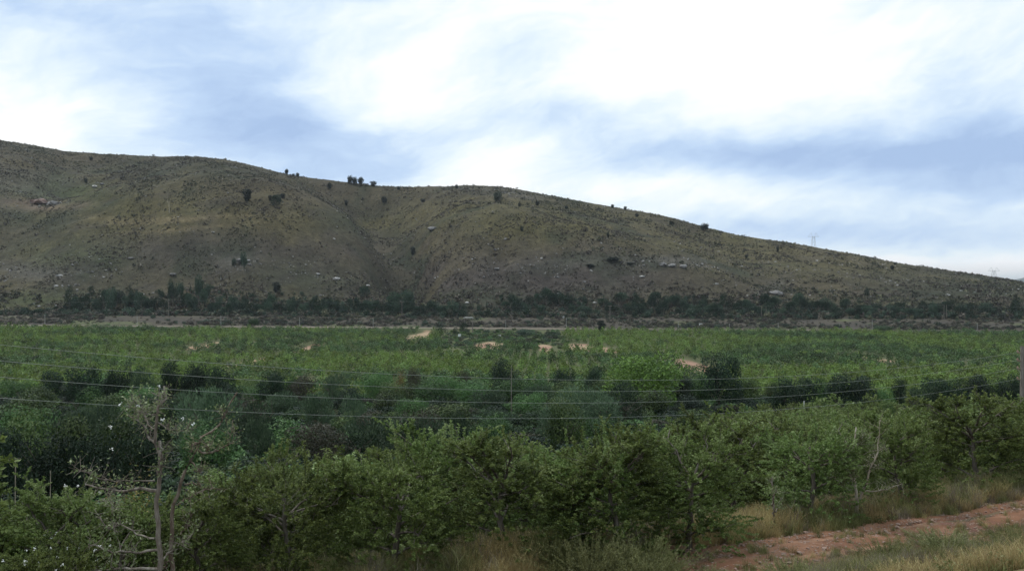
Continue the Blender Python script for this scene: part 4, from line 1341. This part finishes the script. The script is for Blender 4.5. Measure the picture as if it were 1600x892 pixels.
def wood_pole(px_, D_, H, arm, label, r=.13, cat='pole', arms=1, mat='woodpole', group=None, wires=False):
    x = at(px_, D_)
    t = empty('utility_pole', (x, D_, h1(x, D_)))
    tag(t, label, cat, group)
    V, F = tubes([(np.column_stack([np.zeros(6), np.zeros(6), np.linspace(-.3, H, 6)]), np.linspace(r, r * .7, 6))], 8)
    link('shaft', mesh_np('pole_shaft', V, F, M[mat], smooth=True), parent=t)
    if arm:
        ca_ = bmesh_obj('crossarm', lambda bm: box(bm, (0, -.1, H - .25), (arm, .12, .14)), mat, t, bev=.01)
        for s in (-.45, 0, .45):
            V, F = tubes([(np.column_stack([np.full(4, s * arm), np.full(4, -.1), H - .18 + np.array([0, .08, .16, .22])]), np.array([.05, .07, .06, .02]))], 6)
            link('insulator', mesh_np('insulator', V, F, M['ceramic'], smooth=True), parent=ca_)
    return t


FARP = [(70, 441, 15, 'pale post by the farm road, first from the left'), (214, 441, 15, 'pale post by the farm road, second from the left'), (345, 441, 16, 'pale post by the farm road, third from the left'),
        (468, 441, 14, 'pale post by the farm road, fourth from the left, below the dark brown bank'), (583, 441, 13, 'pale post by the farm road where the bank turns green'), (885, 441, 15, 'bright white-topped post right of the pole yard'),
        (1060, 441, 12, 'short white post right of the lone dark conical tree'), (1140, 441, 9, 'short post by the farm road right of centre'), (1216, 441, 11, 'thin white post by the farm road, third from the right'),
        (1363, 449, 12, 'thin white post on the bank, second from the right'), (1527, 444, 10, 'short bright post, last by the farm road at right'), (790, 436, 14, 'white-topped post in the pole yard')]
for (px_, D_, hp, lab) in FARP:
    x = at(px_, D_)
    H = hp / FPX * D_ + .4
    t = empty('road_post', (x, D_, h1(x, D_)))
    tag(t, lab, 'post', 'pale posts along the farm road')
    bmesh_obj('shaft', lambda bm: box(bm, (0, 0, H / 2 - .1), (.17, .17, H + .2)), 'concrete', t, bev=.02)
    bmesh_obj('cap', lambda bm: box(bm, (0, 0, H + .08), (.34, .28, .2)), 'concrete', t, bev=.03)
tallp = [(-120, 470, 8.3, 'tall'), (263, 472, 9.0, 'tall thin wooden pole before the grey-green belt at left'), (628, 474, 8.4, 'tall wooden pole at the mouth of the gully'), (953, 462, 8.8, 'faint tall pole behind the lone dark conical tree'),
         (1190, 478, 6.5, 'thin pole, left one of a pair before the right belt'), (1197, 478, 6.5, 'thin pole, right one of a pair before the right belt'), (1475, 478, 7.5, 'thin pole, left one of the far right pair'), (1479, 478, 7.5, 'thin pole, right one of the far right pair')]
tops = []
for (px_, D_, H, lab) in tallp:
    x = at(px_, D_)
    if px_ > 0:
        wood_pole(px_, D_, H, 1.8 if px_ < 1000 else 0, lab, .16, group='tall poles of the far power line')
    tops.append((x, D_, h1(x, D_) + H))
tops.append((at(1720, 478), 478, h1(at(1720, 478), 478) + 8))
far_w = [tops[k] for k in (0, 1, 2, 3, 4, 6, 8)]
lines = []
for (a, b) in zip(far_w[:-1], far_w[1:]):
    q = np.linspace(0, 1, 14)
    P = np.outer(1 - q, a) + np.outer(q, b)
    P[:, 2] += -4 * 1.6 * q * (1 - q) + .05
    lines.append((P, np.full(14, .014)))
V, F = tubes(lines, 3)
tag(link('power_line', mesh_np('far_wire', V, F, M['wire'])), 'faint thin wire strung between the tall poles at the hill foot', 'power line')

# pole yard: upright poles under and beside a wooden frame
for k, (px_, D_, H, lab) in enumerate([(728, 428, 6.2, 'leftmost thin pole of the pole yard, under the frame end'), (738, 430, 5.6, 'second thin pole from the left in the pole yard'), (757, 430, 5.4, 'thin pole in the middle of the pole yard'),
                                       (764, 431, 5.0, 'pale thin pole right of the middle one in the pole yard'), (700, 425, 3.4, 'short pole left of the pole yard'), (812, 428, 3.6, 'short thin pole right of the pole yard')]):
    wood_pole(px_, D_, H, 0, lab, .11, group='thin poles of the pole yard')
x = at(732, 427)
t = empty('wooden_frame', (x, 427, h1(x, 427)))
tag(t, 'pale wooden frame with two beams on posts at the left of the pole yard', 'frame')
for s in (-2.0, 2.0):
    for e in (-1.2, 1.2):
        bmesh_obj('post', lambda bm: box(bm, (s, e, 3.5), (.22, .22, 7.2)), 'woodpole', t, bev=.01)
for e in (-1.25, 1.25):
    bmesh_obj('beam', lambda bm: box(bm, (0, e, 7.2), (4.8, .2, .35)), 'concrete', t, bev=.01)
bmesh_obj('platform', lambda bm: box(bm, (0, 0, 7.47), (3.6, 2.4, .16)), 'concrete', t, bev=.01)
for (px_, py_, w_, lab) in ((718, 526, 1.2, 'low whitewashed block in the scrub below the wooden frame'), (780, 527, 1.3, 'low white block right of the pole yard'), (880, 497, 1.0, 'small white marker block on the bank'), (1095, 509, 1.6, 'low white culvert block beside the farm road')):
    D_ = ground_D(px_, py_, 300)
    x = at(px_, D_)
    t = empty('white_block', (x, D_, h1(x, D_)))
    tag(t, lab, 'block', 'white blocks near the farm road')
    bmesh_obj('base', lambda bm: box(bm, (0, 0, .45), (w_, .8, 1.1)), 'white', t, bev=.04)
    bmesh_obj('lid', lambda bm: box(bm, (0, 0, 1.07), (w_ + .2, 1.0, .12)), 'concrete', t, bev=.02)


def pylon(px_, D_, top_row, H, label):
    x = at(px_, D_)
    zt = (HZ - top_row) / FPX * D_
    t = empty('pylon', (x, D_, zt - H))
    tag(t, label, 'pylon', 'lattice pylons on the skyline')

    def legs(bm):
        w = lambda z: 2.8 * (1 - z / H) + .7
        zs = np.linspace(0, H * .86, 7)
        for a, b in ((1, 1), (1, -1), (-1, 1), (-1, -1)):
            for z0, z1 in zip(zs[:-1], zs[1:]):
                bar(bm, (a * w(z0), b * w(z0), z0), (a * w(z1), b * w(z1), z1), .17)
        for i, (z0, z1) in enumerate(zip(zs[:-1], zs[1:])):
            for b in (-1, 1):
                bar(bm, (-w(z0), b * w(z0), z0), (w(z1), b * w(z1), z1), .09)
                bar(bm, (w(z0), b * w(z0), z0), (-w(z1), b * w(z1), z1), .09)
                bar(bm, (b * w(z0), -w(z0), z0), (b * w(z1), w(z1), z1), .09)
    bmesh_obj('lattice', legs, 'steel', t)
    bmesh_obj('crossarm', lambda bm: (bar(bm, (-6, 0, H * .86), (6, 0, H * .86), .25), bar(bm, (-6, 0, H * .86), (-2.4, 0, H), .14), bar(bm, (6, 0, H * .86), (2.4, 0, H), .14), bar(bm, (-.9, 0, H * .82), (-2.4, 0, H), .14), bar(bm, (.9, 0, H * .82), (2.4, 0, H), .14)), 'steel', t)


pylon(1271, 1000, 364, 30, 'pale lattice pylon rising behind the long descending skyline')
pylon(1553, 900, 418, 24, 'pale lattice pylon with wide arms near the right end of the skyline')

# distant thin pole in the thicket
wood_pole(799, 96, 6.2, 0, 'thin grey pole standing alone in the thicket at the middle of the photo', .045)

# near power line: four wires running down to the pole at the right border
PX_, PD_ = 25.35, 44.0
z_g = h1(PX_, PD_)
Xs = np.array([-12.7, 0, 13.3, 25.3])
TOPW = np.polyfit(Xs, [-1.59, -3.14, -3.92, -3.45], 2)
t = empty('utility_pole', (PX_, PD_, z_g))
tag(t, 'weathered wooden pole at the right border carrying four wires', 'utility pole')
V, F = tubes([(np.column_stack([np.zeros(8), np.zeros(8), np.linspace(-.4, -3.2 - z_g, 8)]), np.linspace(.15, .115, 8))], 12)
link('shaft', mesh_np('pole_shaft', V, F, M['woodpole'], smooth=True), parent=t)
OFF = [0, -.40, -.80, -1.32]
wl = ['topmost', 'second from top', 'third from top', 'lowest']
ang_d = .58
for k, of in enumerate(OFF):
    zr_ = np.polyval(TOPW, PX_) + of
    V, F = tubes([(np.column_stack([[-.12, -.26, -.26, -.26], [0, 0, 0, 0], zr_ - z_g + np.array([-.06, -.05, .02, .08])]), np.array([.02, .04, .05, .03]))], 8)
    link('insulator', mesh_np('insulator', V, F, M['ceramic'], smooth=True), parent=t)
    q = np.linspace(-34, PX_, 90)
    yy = 22 + ang_d * (q + 12.7)
    P = np.column_stack([q, yy, np.polyval(TOPW, q) + of])
    V, F = tubes([(P, np.full(90, .0052))], 5)
    tag(link('power_line', mesh_np('near_wire', V, F, M['wire'], smooth=True)), '%s of the four sagging wires crossing the whole valley view' % wl[k], 'power line', 'four wires of the near power line')

# ------------------------------------------------------------------ dead and half-dead trees in the front row
def px_world(px_, py_, D_):
    return np.array([at(px_, D_), D_, (HZ - py_) / FPX * D_])


def sketch_tree(name, label, cat, base_px, D_, trunk_pts, limb_pts, mat_t, mat_l, seed, twigs=7, leafy=0, leafmat='apple_old', r0=.075, r1=.03, blossoms=()):
    """trunk and limbs given by the photo's outline, rooted in the ground and spread in depth"""
    rng = np.random.default_rng(seed)
    bx = at(base_px, D_)
    bz = h1(bx, D_) - .05
    o = np.array([bx, D_, bz])
    t = empty(name, tuple(o))
    tag(t, label, cat)

    def cv(pl, dep):
        q = np.array([px_world(a, b, D_) for a, b in pl]) - o
        q[:, 1] += np.linspace(0, dep, len(q))
        return q
    tp = cv(trunk_pts, rng.uniform(-.2, .2))
    tp[0] = (tp[0][0], 0, 0)
    V, F = tubes([limb(tp, r0, r1, rng, .012, 22)], 8)
    link('trunk', mesh_np('trunk', V, F, M[mat_t], smooth=True), parent=t)
    tips = []
    for pl, ra, rb in limb_pts:
        dep = rng.uniform(-.9, .9)
        q = cv(pl, dep)
        # root on the trunk in depth
        kz = np.argmin(np.linalg.norm(tp[:, [0, 2]] - q[0, [0, 2]], axis=1))
        q[:, 1] += tp[kz][1]
        main = limb(q, ra, rb, rng, .015, 12)
        ls = [main]
        for k in range(twigs):
            p = main[0][rng.integers(3, 12)]
            d = norm(rng.normal(size=3) + np.array([0, 0, .5])) * rng.uniform(.08, .34)
            mid = p + d * .5 + rng.normal(0, .02, 3)
            ls.append((np.array([p, mid, p + d]), np.array([min(rb, .006), .004, .002])))
            tips.append((p, d))
        V, F = tubes(ls, 5)
        link('limb', mesh_np('limb', V, F, M[mat_l], smooth=True), parent=t)
    if leafy:
        tp_ = [tips[i] for i in rng.integers(0, len(tips), leafy)]
        base = np.array([p + d * rng.uniform(.3, 1.05) for p, d in tp_]) + rng.normal(0, .05, (leafy, 3))
        V, F = leaves(base, rng.normal(size=(leafy, 3)) + [0, 0, .3], rng.uniform(.045, .085, leafy), rng.uniform(.025, .045, leafy), rng)
        link('crown', mesh_np('crown', V, F, M[leafmat], {'lv': np.clip(rng.normal(.55, .25, leafy), 0, 1)}), parent=t)
    for (a, b) in blossoms:
        c = px_world(a, b, D_) - o + np.array([0, rng.uniform(-.2, .2), 0])
        nb = 9
        V, F = leaves(c + rng.normal(0, .012, (nb, 3)), rng.normal(size=(nb, 3)), np.full(nb, .030), np.full(nb, .028), rng)
        link('blossom', mesh_np('blossom', V, F, M['blossom']), parent=t)
    return t


sketch_tree('old_apple_tree', 'tall grey half-dead apple tree with crooked bare limbs and few leaves, left foreground', 'dead tree', 247, 15.4,
            [(247, 990), (248, 900), (246, 830), (243, 790), (249, 735), (246, 700), (240, 690), (241, 655), (246, 635), (257, 626), (252, 604)],
            [([(243, 695), (222, 690), (205, 672), (175, 662)], .028, .008), ([(236, 672), (215, 660), (190, 642), (172, 630)], .016, .005), ([(241, 662), (262, 668), (290, 672), (303, 664)], .014, .005),
             ([(246, 768), (225, 764), (190, 768), (160, 766), (130, 758)], .034, .012), ([(240, 752), (205, 748), (172, 738), (148, 715)], .014, .005), ([(246, 690), (252, 705), (250, 740)], .03, .022),
             ([(247, 860), (210, 862), (185, 855), (155, 842)], .026, .010), ([(240, 842), (205, 838), (182, 825), (150, 835), (132, 815)], .018, .006), 
             ([(247, 890), (210, 885), (170, 885), (110, 890)], .03, .014), ([(247, 615), (262, 618), (268, 632)], .012, .004), ([(241, 650), (215, 640), (210, 632)], .010, .004), ([(247, 880), (265, 860), (280, 850)], .02, .01), ([(170, 768), (190, 780), (208, 775)], .010, .004)],
            'greybark', 'greybark', 21, twigs=40, leafy=1300, r0=.062, r1=.02, blossoms=[(247, 604), (191, 630), (178, 665), (216, 634), (285, 654), (300, 664), (260, 652), (105, 758), (130, 754), (176, 700), (150, 772)])
sketch_tree('dead_tree', 'leaning brown dead trunk with peeling bark and forked snags, right of the grey half-dead tree', 'dead tree', 268, 15.7,
            [(268, 980), (268, 880), (268, 800), (280, 770), (287, 745), (297, 720), (308, 700), (314, 684), (335, 672), (348, 655), (355, 638), (372, 612)],
            [([(308, 702), (330, 706), (352, 697), (376, 684)], .022, .007), ([(356, 696), (366, 678), (373, 655)], .012, .004), ([(289, 756), (305, 755), (322, 764), (348, 768)], .018, .006), ([(275, 790), (290, 780), (305, 775)], .016, .006),
             ([(314, 690), (302, 693), (303, 704)], .02, .008), ([(346, 658), (348, 650), (345, 646)], .012, .005), ([(268, 870), (250, 890), (240, 905)], .02, .008), ([(282, 835), (295, 805), (297, 790)], .012, .005), ([(325, 704), (340, 690), (352, 680)], .01, .004), ([(300, 722), (322, 726), (336, 724)], .009, .004)],
            'redbark', 'redbark', 22, twigs=18, leafy=500, r0=.052, r1=.012)
sketch_tree('bare_tree', 'pale bare forked tree among green ones beside the red track, right side', 'dead tree', 1340, 22.7,
            [(1340, 792), (1339, 770), (1336, 745), (1336, 720), (1337, 690), (1340, 668)],
            [([(1343, 785), (1348, 760), (1353, 735), (1361, 705), (1360, 675), (1359, 650)], .034, .008), ([(1344, 768), (1365, 766), (1380, 758), (1395, 748)], .02, .006), ([(1335, 740), (1325, 728), (1312, 722), (1300, 715)], .02, .006), ([(1338, 730), (1352, 724), (1364, 722)], .016, .007),
             ([(1336, 712), (1325, 700), (1318, 690)], .012, .004), ([(1332, 765), (1315, 758), (1302, 745)], .012, .004), ([(1357, 715), (1366, 700), (1378, 695)], .01, .004), ([(1337, 700), (1345, 690), (1347, 680)], .012, .005), ([(1338, 755), (1326, 745), (1320, 735)], .012, .005)],
            'palebark', 'palebark', 23, twigs=20, leafy=1300, leafmat='apple_old', r0=.05, r1=.018)
sketch_tree('sapling', 'thin dark-stemmed sapling at the orchard edge left of the bare forked tree', 'sapling', 1210, 21.4,
            [(1210, 825), (1209, 790), (1207, 765), (1205, 745)], [([(1212, 800), (1222, 795), (1234, 786)], .014, .005), ([(1208, 790), (1202, 770), (1200, 755)], .02, .008), ([(1209, 795), (1216, 775), (1217, 758)], .014, .005)],
            'greybark', 'greybark', 24, twigs=6, leafy=350, r0=.035, r1=.015)

# low leafy undergrowth trees around the dead pair
LOWT = [(30, 15.6, .62, 'low leafy apple regrowth with scattered white blossom clusters at the left border'), (105, 15.2, .60, 'low leafy apple regrowth with most white blossom, left corner'), (185, 16.2, .66, 'low leafy apple regrowth left of the grey half-dead trunk'),
        (315, 17.2, .72, 'low leafy apple regrowth right of the leaning dead trunk'), (225, 17.6, .72, 'low leafy apple regrowth behind the two dead trunks'), (-30, 16.8, .75, 'low leafy apple regrowth cut by the left border'), (140, 17.6, .74, 'low leafy apple regrowth with yellow leaves')]
for k, (px_, D_, s, lab) in enumerate(LOWT):
    x = at(px_, D_)
    t = empty('apple_regrowth', (x, D_, h1(x, D_) - .03), RNG.uniform(0, 6), s)
    tag(t, lab, 'apple tree', 'low apple regrowth in the left corner')
    tr, cr = AP_NEAR[k % len(AP_NEAR)]
    link('trunk', tr, parent=t)
    link('crown', cr, parent=t)
    if 'blossom' in lab:
        rng = np.random.default_rng(900 + k)
        for j in range(44 if 'most' in lab else 26):
            a, r_ = rng.uniform(0, 6.28), rng.uniform(.7, 1.25)
            c = np.array([math.cos(a) * r_, math.sin(a) * r_, rng.uniform(.8, 2.7)])
            V, F = leaves(c + rng.normal(0, .016, (8, 3)), rng.normal(size=(8, 3)), np.full(8, .040), np.full(8, .038), rng)
            link('blossom', mesh_np('blossom', V, F, M['blossom']), parent=t)
    if 'yellow' in lab:
        rng = np.random.default_rng(950)
        c = np.array([.6, -.8, 2.3]) + rng.normal(0, 1, (420, 3)) * [.45, .3, .5]
        V, F = leaves(c, rng.normal(size=(420, 3)), np.full(420, .075), np.full(420, .045), rng)
        link('yellow_leaves', mesh_np('yellow_leaves', V, F, M['yellow'], {'lv': rng.uniform(.1, .9, 420)}), parent=t)

# ------------------------------------------------------------------ grass, stones and shrubs of the verges
def grass_tuft(seed, mat, n=70, H=.5, spread=.16, seedheads=False):
    rng = np.random.default_rng(seed)
    b = np.column_stack([rng.normal(0, spread * .5, n), rng.normal(0, spread * .5, n), np.zeros(n)])
    lean = rng.normal(0, .28, (n, 2))
    h = H * rng.uniform(.45, 1.15, n)
    m1 = b + np.column_stack([lean * h[:, None] * .35, h * .55])
    tp = b + np.column_stack([lean * h[:, None] * 1.05, h * (1 - .25 * np.linalg.norm(lean, axis=1))])
    w = rng.uniform(.003, .0065, n)[:, None]
    a = rng.uniform(0, 6.28, n)
    s = np.column_stack([np.cos(a), np.sin(a), np.zeros(n)]) * w
    V = np.stack([b - s, b + s, m1 + s * .8, m1 - s * .8, tp + s * .25, tp - s * .25], 1).reshape(-1, 3)
    k = np.arange(n)[:, None] * 6
    F = np.concatenate([k + [0, 1, 2, 3], k + [3, 2, 4, 5]])
    lv = np.clip(rng.normal(.45, .22, n), 0, 1)
    lv = np.concatenate([lv, np.clip(lv + .12, 0, 1)])
    if seedheads:
        hd = rng.choice(n, n // 3, replace=False)
        rep = np.repeat(hd, 7)
        pos = tp[rep] + rng.normal(0, .012, (len(rep), 3)) - np.column_stack([np.zeros((len(rep), 2)), rng.uniform(0, .09, len(rep))])
        V2, F2 = leaves(pos, rng.normal(size=(len(rep), 3)) + [0, 0, 1.5], np.full(len(rep), .022), np.full(len(rep), .008), rng)
        F = np.concatenate([F, F2 + len(V)])
        V = np.concatenate([V, V2])
        lv = np.concatenate([lv, rng.uniform(.5, 1, len(rep))])
    return mesh_np('tuft', V, F, M[mat], {'lv': lv})


gsrc = [grass_tuft(1, 'drygrass', 70, .52, .2, True), grass_tuft(2, 'drygrass', 60, .42, .18, True), grass_tuft(3, 'greengrass', 80, .42, .18), grass_tuft(4, 'greengrass', 80, .5, .2, True),
        grass_tuft(5, 'purplegrass', 60, .5, .2, True), grass_tuft(6, 'greengrass', 60, .22, .16), grass_tuft(7, 'drygrass', 50, .2, .16),
        crown(8, [(0, 0, .12, .16, .16, .13), (.1, .05, .2, .1, .1, .12)], 130, .05, 'round', 'greengrass', .55), grass_tuft(9, 'purplegrass', 30, .68, .12, True)]
rng = np.random.default_rng(77)
n = 30000
X = rng.uniform(-15, 24, n)
uu = rng.uniform(9.5, 22.5, n)
Y = uu + fX(X)
px = 800 + FPX * X / Y
gn = fbm(X, Y, 1.8, 3, 201)
gk = fbm(X, Y, 2.6, 3, 207)
dens = np.where(uu > 17.45, .75 * (1 - ss(19.6, 22, uu) * .8), np.where(uu < 15.5, .85, .0))
dens = np.where((uu >= 15.4) & (uu < 17.45), .03 + .18 * ss(.15, .5, gn) + .45 * (1 - ss(15.4, 16.0, uu)) + .10 * G(uu, 16.3, .25), dens)
dens = dens * np.clip(.75 + gn * .9, .05, 1.3)
# open sandy bits
dens = np.where((uu > 17.4) & (px > 1010) & (px < 1150) & (uu < 18.6), dens * .25, dens)
dens = np.where((uu < 17.4) & (px < 1060), .85, dens)
dens = np.where((px > 690) & (px < 880) & (uu > 16) & (uu < 19.6), 1.0, dens)
keep = (rng.random(n) < dens) & (px > -200) & (px < 1850)
X, Y, uu, px, gn, gk = X[keep], Y[keep], uu[keep], px[keep], gn[keep], gk[keep]
m = len(X)
pk = np.where(gk > .08, rng.choice([2, 3, 5], m), rng.choice([0, 1, 4, 3], m))
straw = G(px, 790, 75) + G(px, 1170, 90) * (uu > 17.4)
pk = np.where(rng.random(m) < straw * .9, rng.choice([0, 1], m), pk)
pk = np.where((px < 700) & (rng.random(m) < .6), rng.choice([2, 3, 5], m), pk)
rgt = (uu < 15.6) & (px > 1150)
pk = np.where(rgt & (rng.random(m) < .65), rng.choice([2, 3, 4], m), pk)
pk = np.where(rgt & (uu < 13.0), rng.choice([6, 6, 1, 5], m), pk)
s = rng.uniform(.7, 1.25, m) * np.where((px > 720) & (px < 860) & (uu > 17), 1.25, 1.0) * np.where(uu > 19, .8, 1.0)
s = s * np.where(rgt, .9, 1.0) * np.where((uu < 17.4) & (uu > 12.6), 1 - .58 * ss(12.6, 15.0, uu), 1.0) * np.where((uu > 17.4) & (uu < 17.9), .7, 1)
pk = np.where(rng.random(m) < .07, 7, pk)
pk = np.where((uu > 17.6) & (rng.random(m) < .06), 8, pk)
print('tufts', m)
scatter('grass', np.column_stack([X, Y, height(X, Y) + .0]), rng.uniform(0, 6.28, m), np.column_stack([s, s, s]), pk, gsrc, 'dry straw-coloured and grey-green grass on both verges of the red track', 'grass')

n = 14000
X = rng.uniform(-6, 24, n)
uu = np.where(rng.random(n) < .6, rng.normal(16.3, .75, n), rng.normal(17.5, .25, n))
Y = uu + fX(X)
s = np.clip(rng.lognormal(-3.9, .6, n), .009, .12)
rsrc = [rock_mesh(850 + i, 'stone') for i in range(4)]
scatter('track_stones', np.column_stack([X, Y, height(X, Y) + .045]), rng.uniform(0, 6.28, n), np.column_stack([s * 1.3, s, s * .7]), rng.integers(0, 4, n), rsrc, 'reddish stones and gravel lying on the dirt track', 'stones')


# feathery grey-green shrubs in the foreground
def feather_shrub(seed, mat, n=240, H=1.0, R=1.0):
    rng = np.random.default_rng(seed)
    stems, base, dirs = [], [], []
    for i in range(n):
        a = rng.uniform(0, 6.28)
        tl = abs(rng.normal(0, .55))
        d = np.array([math.cos(a) * math.sin(tl), math.sin(a) * math.sin(tl), math.cos(tl)])
        ln = H * rng.uniform(.55, 1.05)
        b = np.array([math.cos(a), math.sin(a), 0]) * R * .35 * math.sqrt(rng.uniform())
        q = np.linspace(0, 1, 5)
        P = b + np.outer(q, d * ln) + np.outer(q ** 2, [d[0] * .2 * R, d[1] * .2 * R, -.05])
        stems.append((P, np.linspace(.004, .001, 5)))
        m = 80
        tt = rng.uniform(.15, 1.0, m)
        pp = np.column_stack([np.interp(tt, q, P[:, k]) for k in range(3)])
        base.append(pp)
        dirs.append(norm(d * .9 + rng.normal(0, .55, (m, 3))))
    base, dirs = np.concatenate(base), np.concatenate(dirs)
    m = len(base)
    V, F = leaves(base, dirs, rng.uniform(.02, .06, m), np.full(m, .009), rng)
    lv = np.clip(np.repeat(rng.normal(.45, .18, n), 80) + rng.normal(0, .12, m), 0, 1)
    tv, tf = tubes(stems, 3)
    return mesh_np('shrub_stems', tv, tf, M['feather']), mesh_np('feathery_foliage', V, F, M[mat], {'lv': lv})


FS = [feather_shrub(41, 'feather'), feather_shrub(42, 'feather'), feather_shrub(43, 'greengrass')]
for k, (px_, D_, h_, w_, v, lab) in enumerate([(925, 17.6, .95, 1.25, 0, 'feathery grey-green shrub at the bottom edge, left of two touching ones'), (1010, 17.5, 1.0, 1.3, 1, 'feathery grey-green shrub at the bottom edge, right of two touching ones'),
                                               (860, 18.2, .9, .8, 2, 'narrow darker green feathery shrub left of the touching grey-green pair'), (965, 16.9, .55, 1.4, 1, 'low feathery grey-green shrub in front of the touching pair'), (1110, 16.9, .42, .9, 0, 'low pale feathery shrub at the start of the red track'),
                                               (590, 17.9, .55, .9, 2, 'grassy feathery shrub at the bottom edge left of the straw-coloured grass'), (480, 17.7, .5, .9, 2, 'grassy feathery shrub at the bottom edge below the dark orchard gap'),
                                               (1240, 17.0, .45, .9, 2, 'bright green feathery clump on the near verge of the red track'), (1480, 19.2, .5, 1.0, 1, 'bluish feathery clump on the near verge at right'), (1590, 19.6, .5, 1.0, 2, 'green feathery clump cut by the right border'), (1390, 18.6, .45, .9, 2, 'green feathery clump in the near verge between two taller tufts')]):
    x = at(px_, D_)
    t = empty('feathery_shrub', (x, D_, h1(x, D_) - .02), RNG.uniform(0, 6), (w_, w_, h_))
    tag(t, lab, 'shrub', 'feathery shrubs along the bottom')
    link('stems', FS[v][0], parent=t)
    link('foliage', FS[v][1], parent=t)

# small things in the mid orchard: thatched hut roof, stakes
D_ = 62
x = at(1483, D_)
z0 = h1(x, D_)
t = empty('shed', (x, D_, z0), 0, (.5, .5, 1))
tag(t, 'low grey shed roof showing between apple trees before the long dark hedge', 'shed')
zr_ = (HZ - 645) / FPX * D_ - z0
bmesh_obj('wall', lambda bm: box(bm, (0, 0, (zr_ - .5) / 2), (3.6, 3.0, zr_ - .5)), 'concrete', t)


def roof(bm):
    vs = [bm.verts.new(v) for v in [(-2.2, -1.9, zr_ - .55), (2.2, -1.9, zr_ - .55), (2.2, 1.9, zr_ - .55), (-2.2, 1.9, zr_ - .55), (-1.2, 0, zr_), (1.2, 0, zr_)]]
    for f in ((0, 1, 5, 4), (1, 2, 5), (2, 3, 4, 5), (3, 0, 4), (3, 2, 1, 0)):
        bm.faces.new([vs[i] for i in f])


bmesh_obj('roof', roof, 'roofmetal', t)
bmesh_obj('vent', lambda bm: box(bm, (-.7, 0, zr_ + .2), (.2, .2, .5)), 'white', t, bev=.02)
for k, (px_, D_, top, lab) in enumerate([(1358, 25.5, 648, 'thin pale stake above the bare forked tree'), (1256, 96, 626, 'short white post in front of the right dark tree of the pair'), (76, 24, 735, 'thin grey stake among the left apple trees'), (21, 21, 722, 'thin leafy stake at the left border')]):
    x = at(px_, D_)
    z0 = h1(x, D_)
    H = (HZ - top) / FPX * D_ - z0
    r_ = .012 if D_ < 50 else .05
    t = empty('stake', (x, D_, z0))
    tag(t, lab, 'stake', 'stakes in the orchard')
    V, F = tubes([(np.column_stack([np.linspace(0, .04, 6), np.zeros(6), np.linspace(-.2, H, 6)]), np.linspace(r_, r_ * .8, 6))], 6)
    link('shaft', mesh_np('stake', V, F, M['palebark'] if D_ < 50 else M['white'], smooth=True), parent=t)

# ------------------------------------------------------------------ haze
HAZE = 0.000045
if HAZE > 0:
    hz = bpy.data.materials.new('haze')
    hz.use_nodes = True
    hz.node_tree.nodes.clear()
    N = NT(hz.node_tree)
    pv = N.new('ShaderNodeVolumePrincipled')
    pv.inputs['Color'].default_value = (.86, .92, 1.0, 1)
    pv.inputs['Density'].default_value = HAZE
    o = N.new('ShaderNodeOutputMaterial')
    N.link(pv.outputs[0], o.inputs['Volume'])
    bm_o = bmesh_obj('haze', lambda bm: box(bm, (0, 4700, 85), (19000, 10400, 270)), 'white')
    bm_o.data.materials.clear()
    bm_o.data.materials.append(hz)
    tag(bm_o, 'thin pale bluish haze over the valley and hill', 'haze', kind='stuff')
print('objects', len(bpy.data.objects))
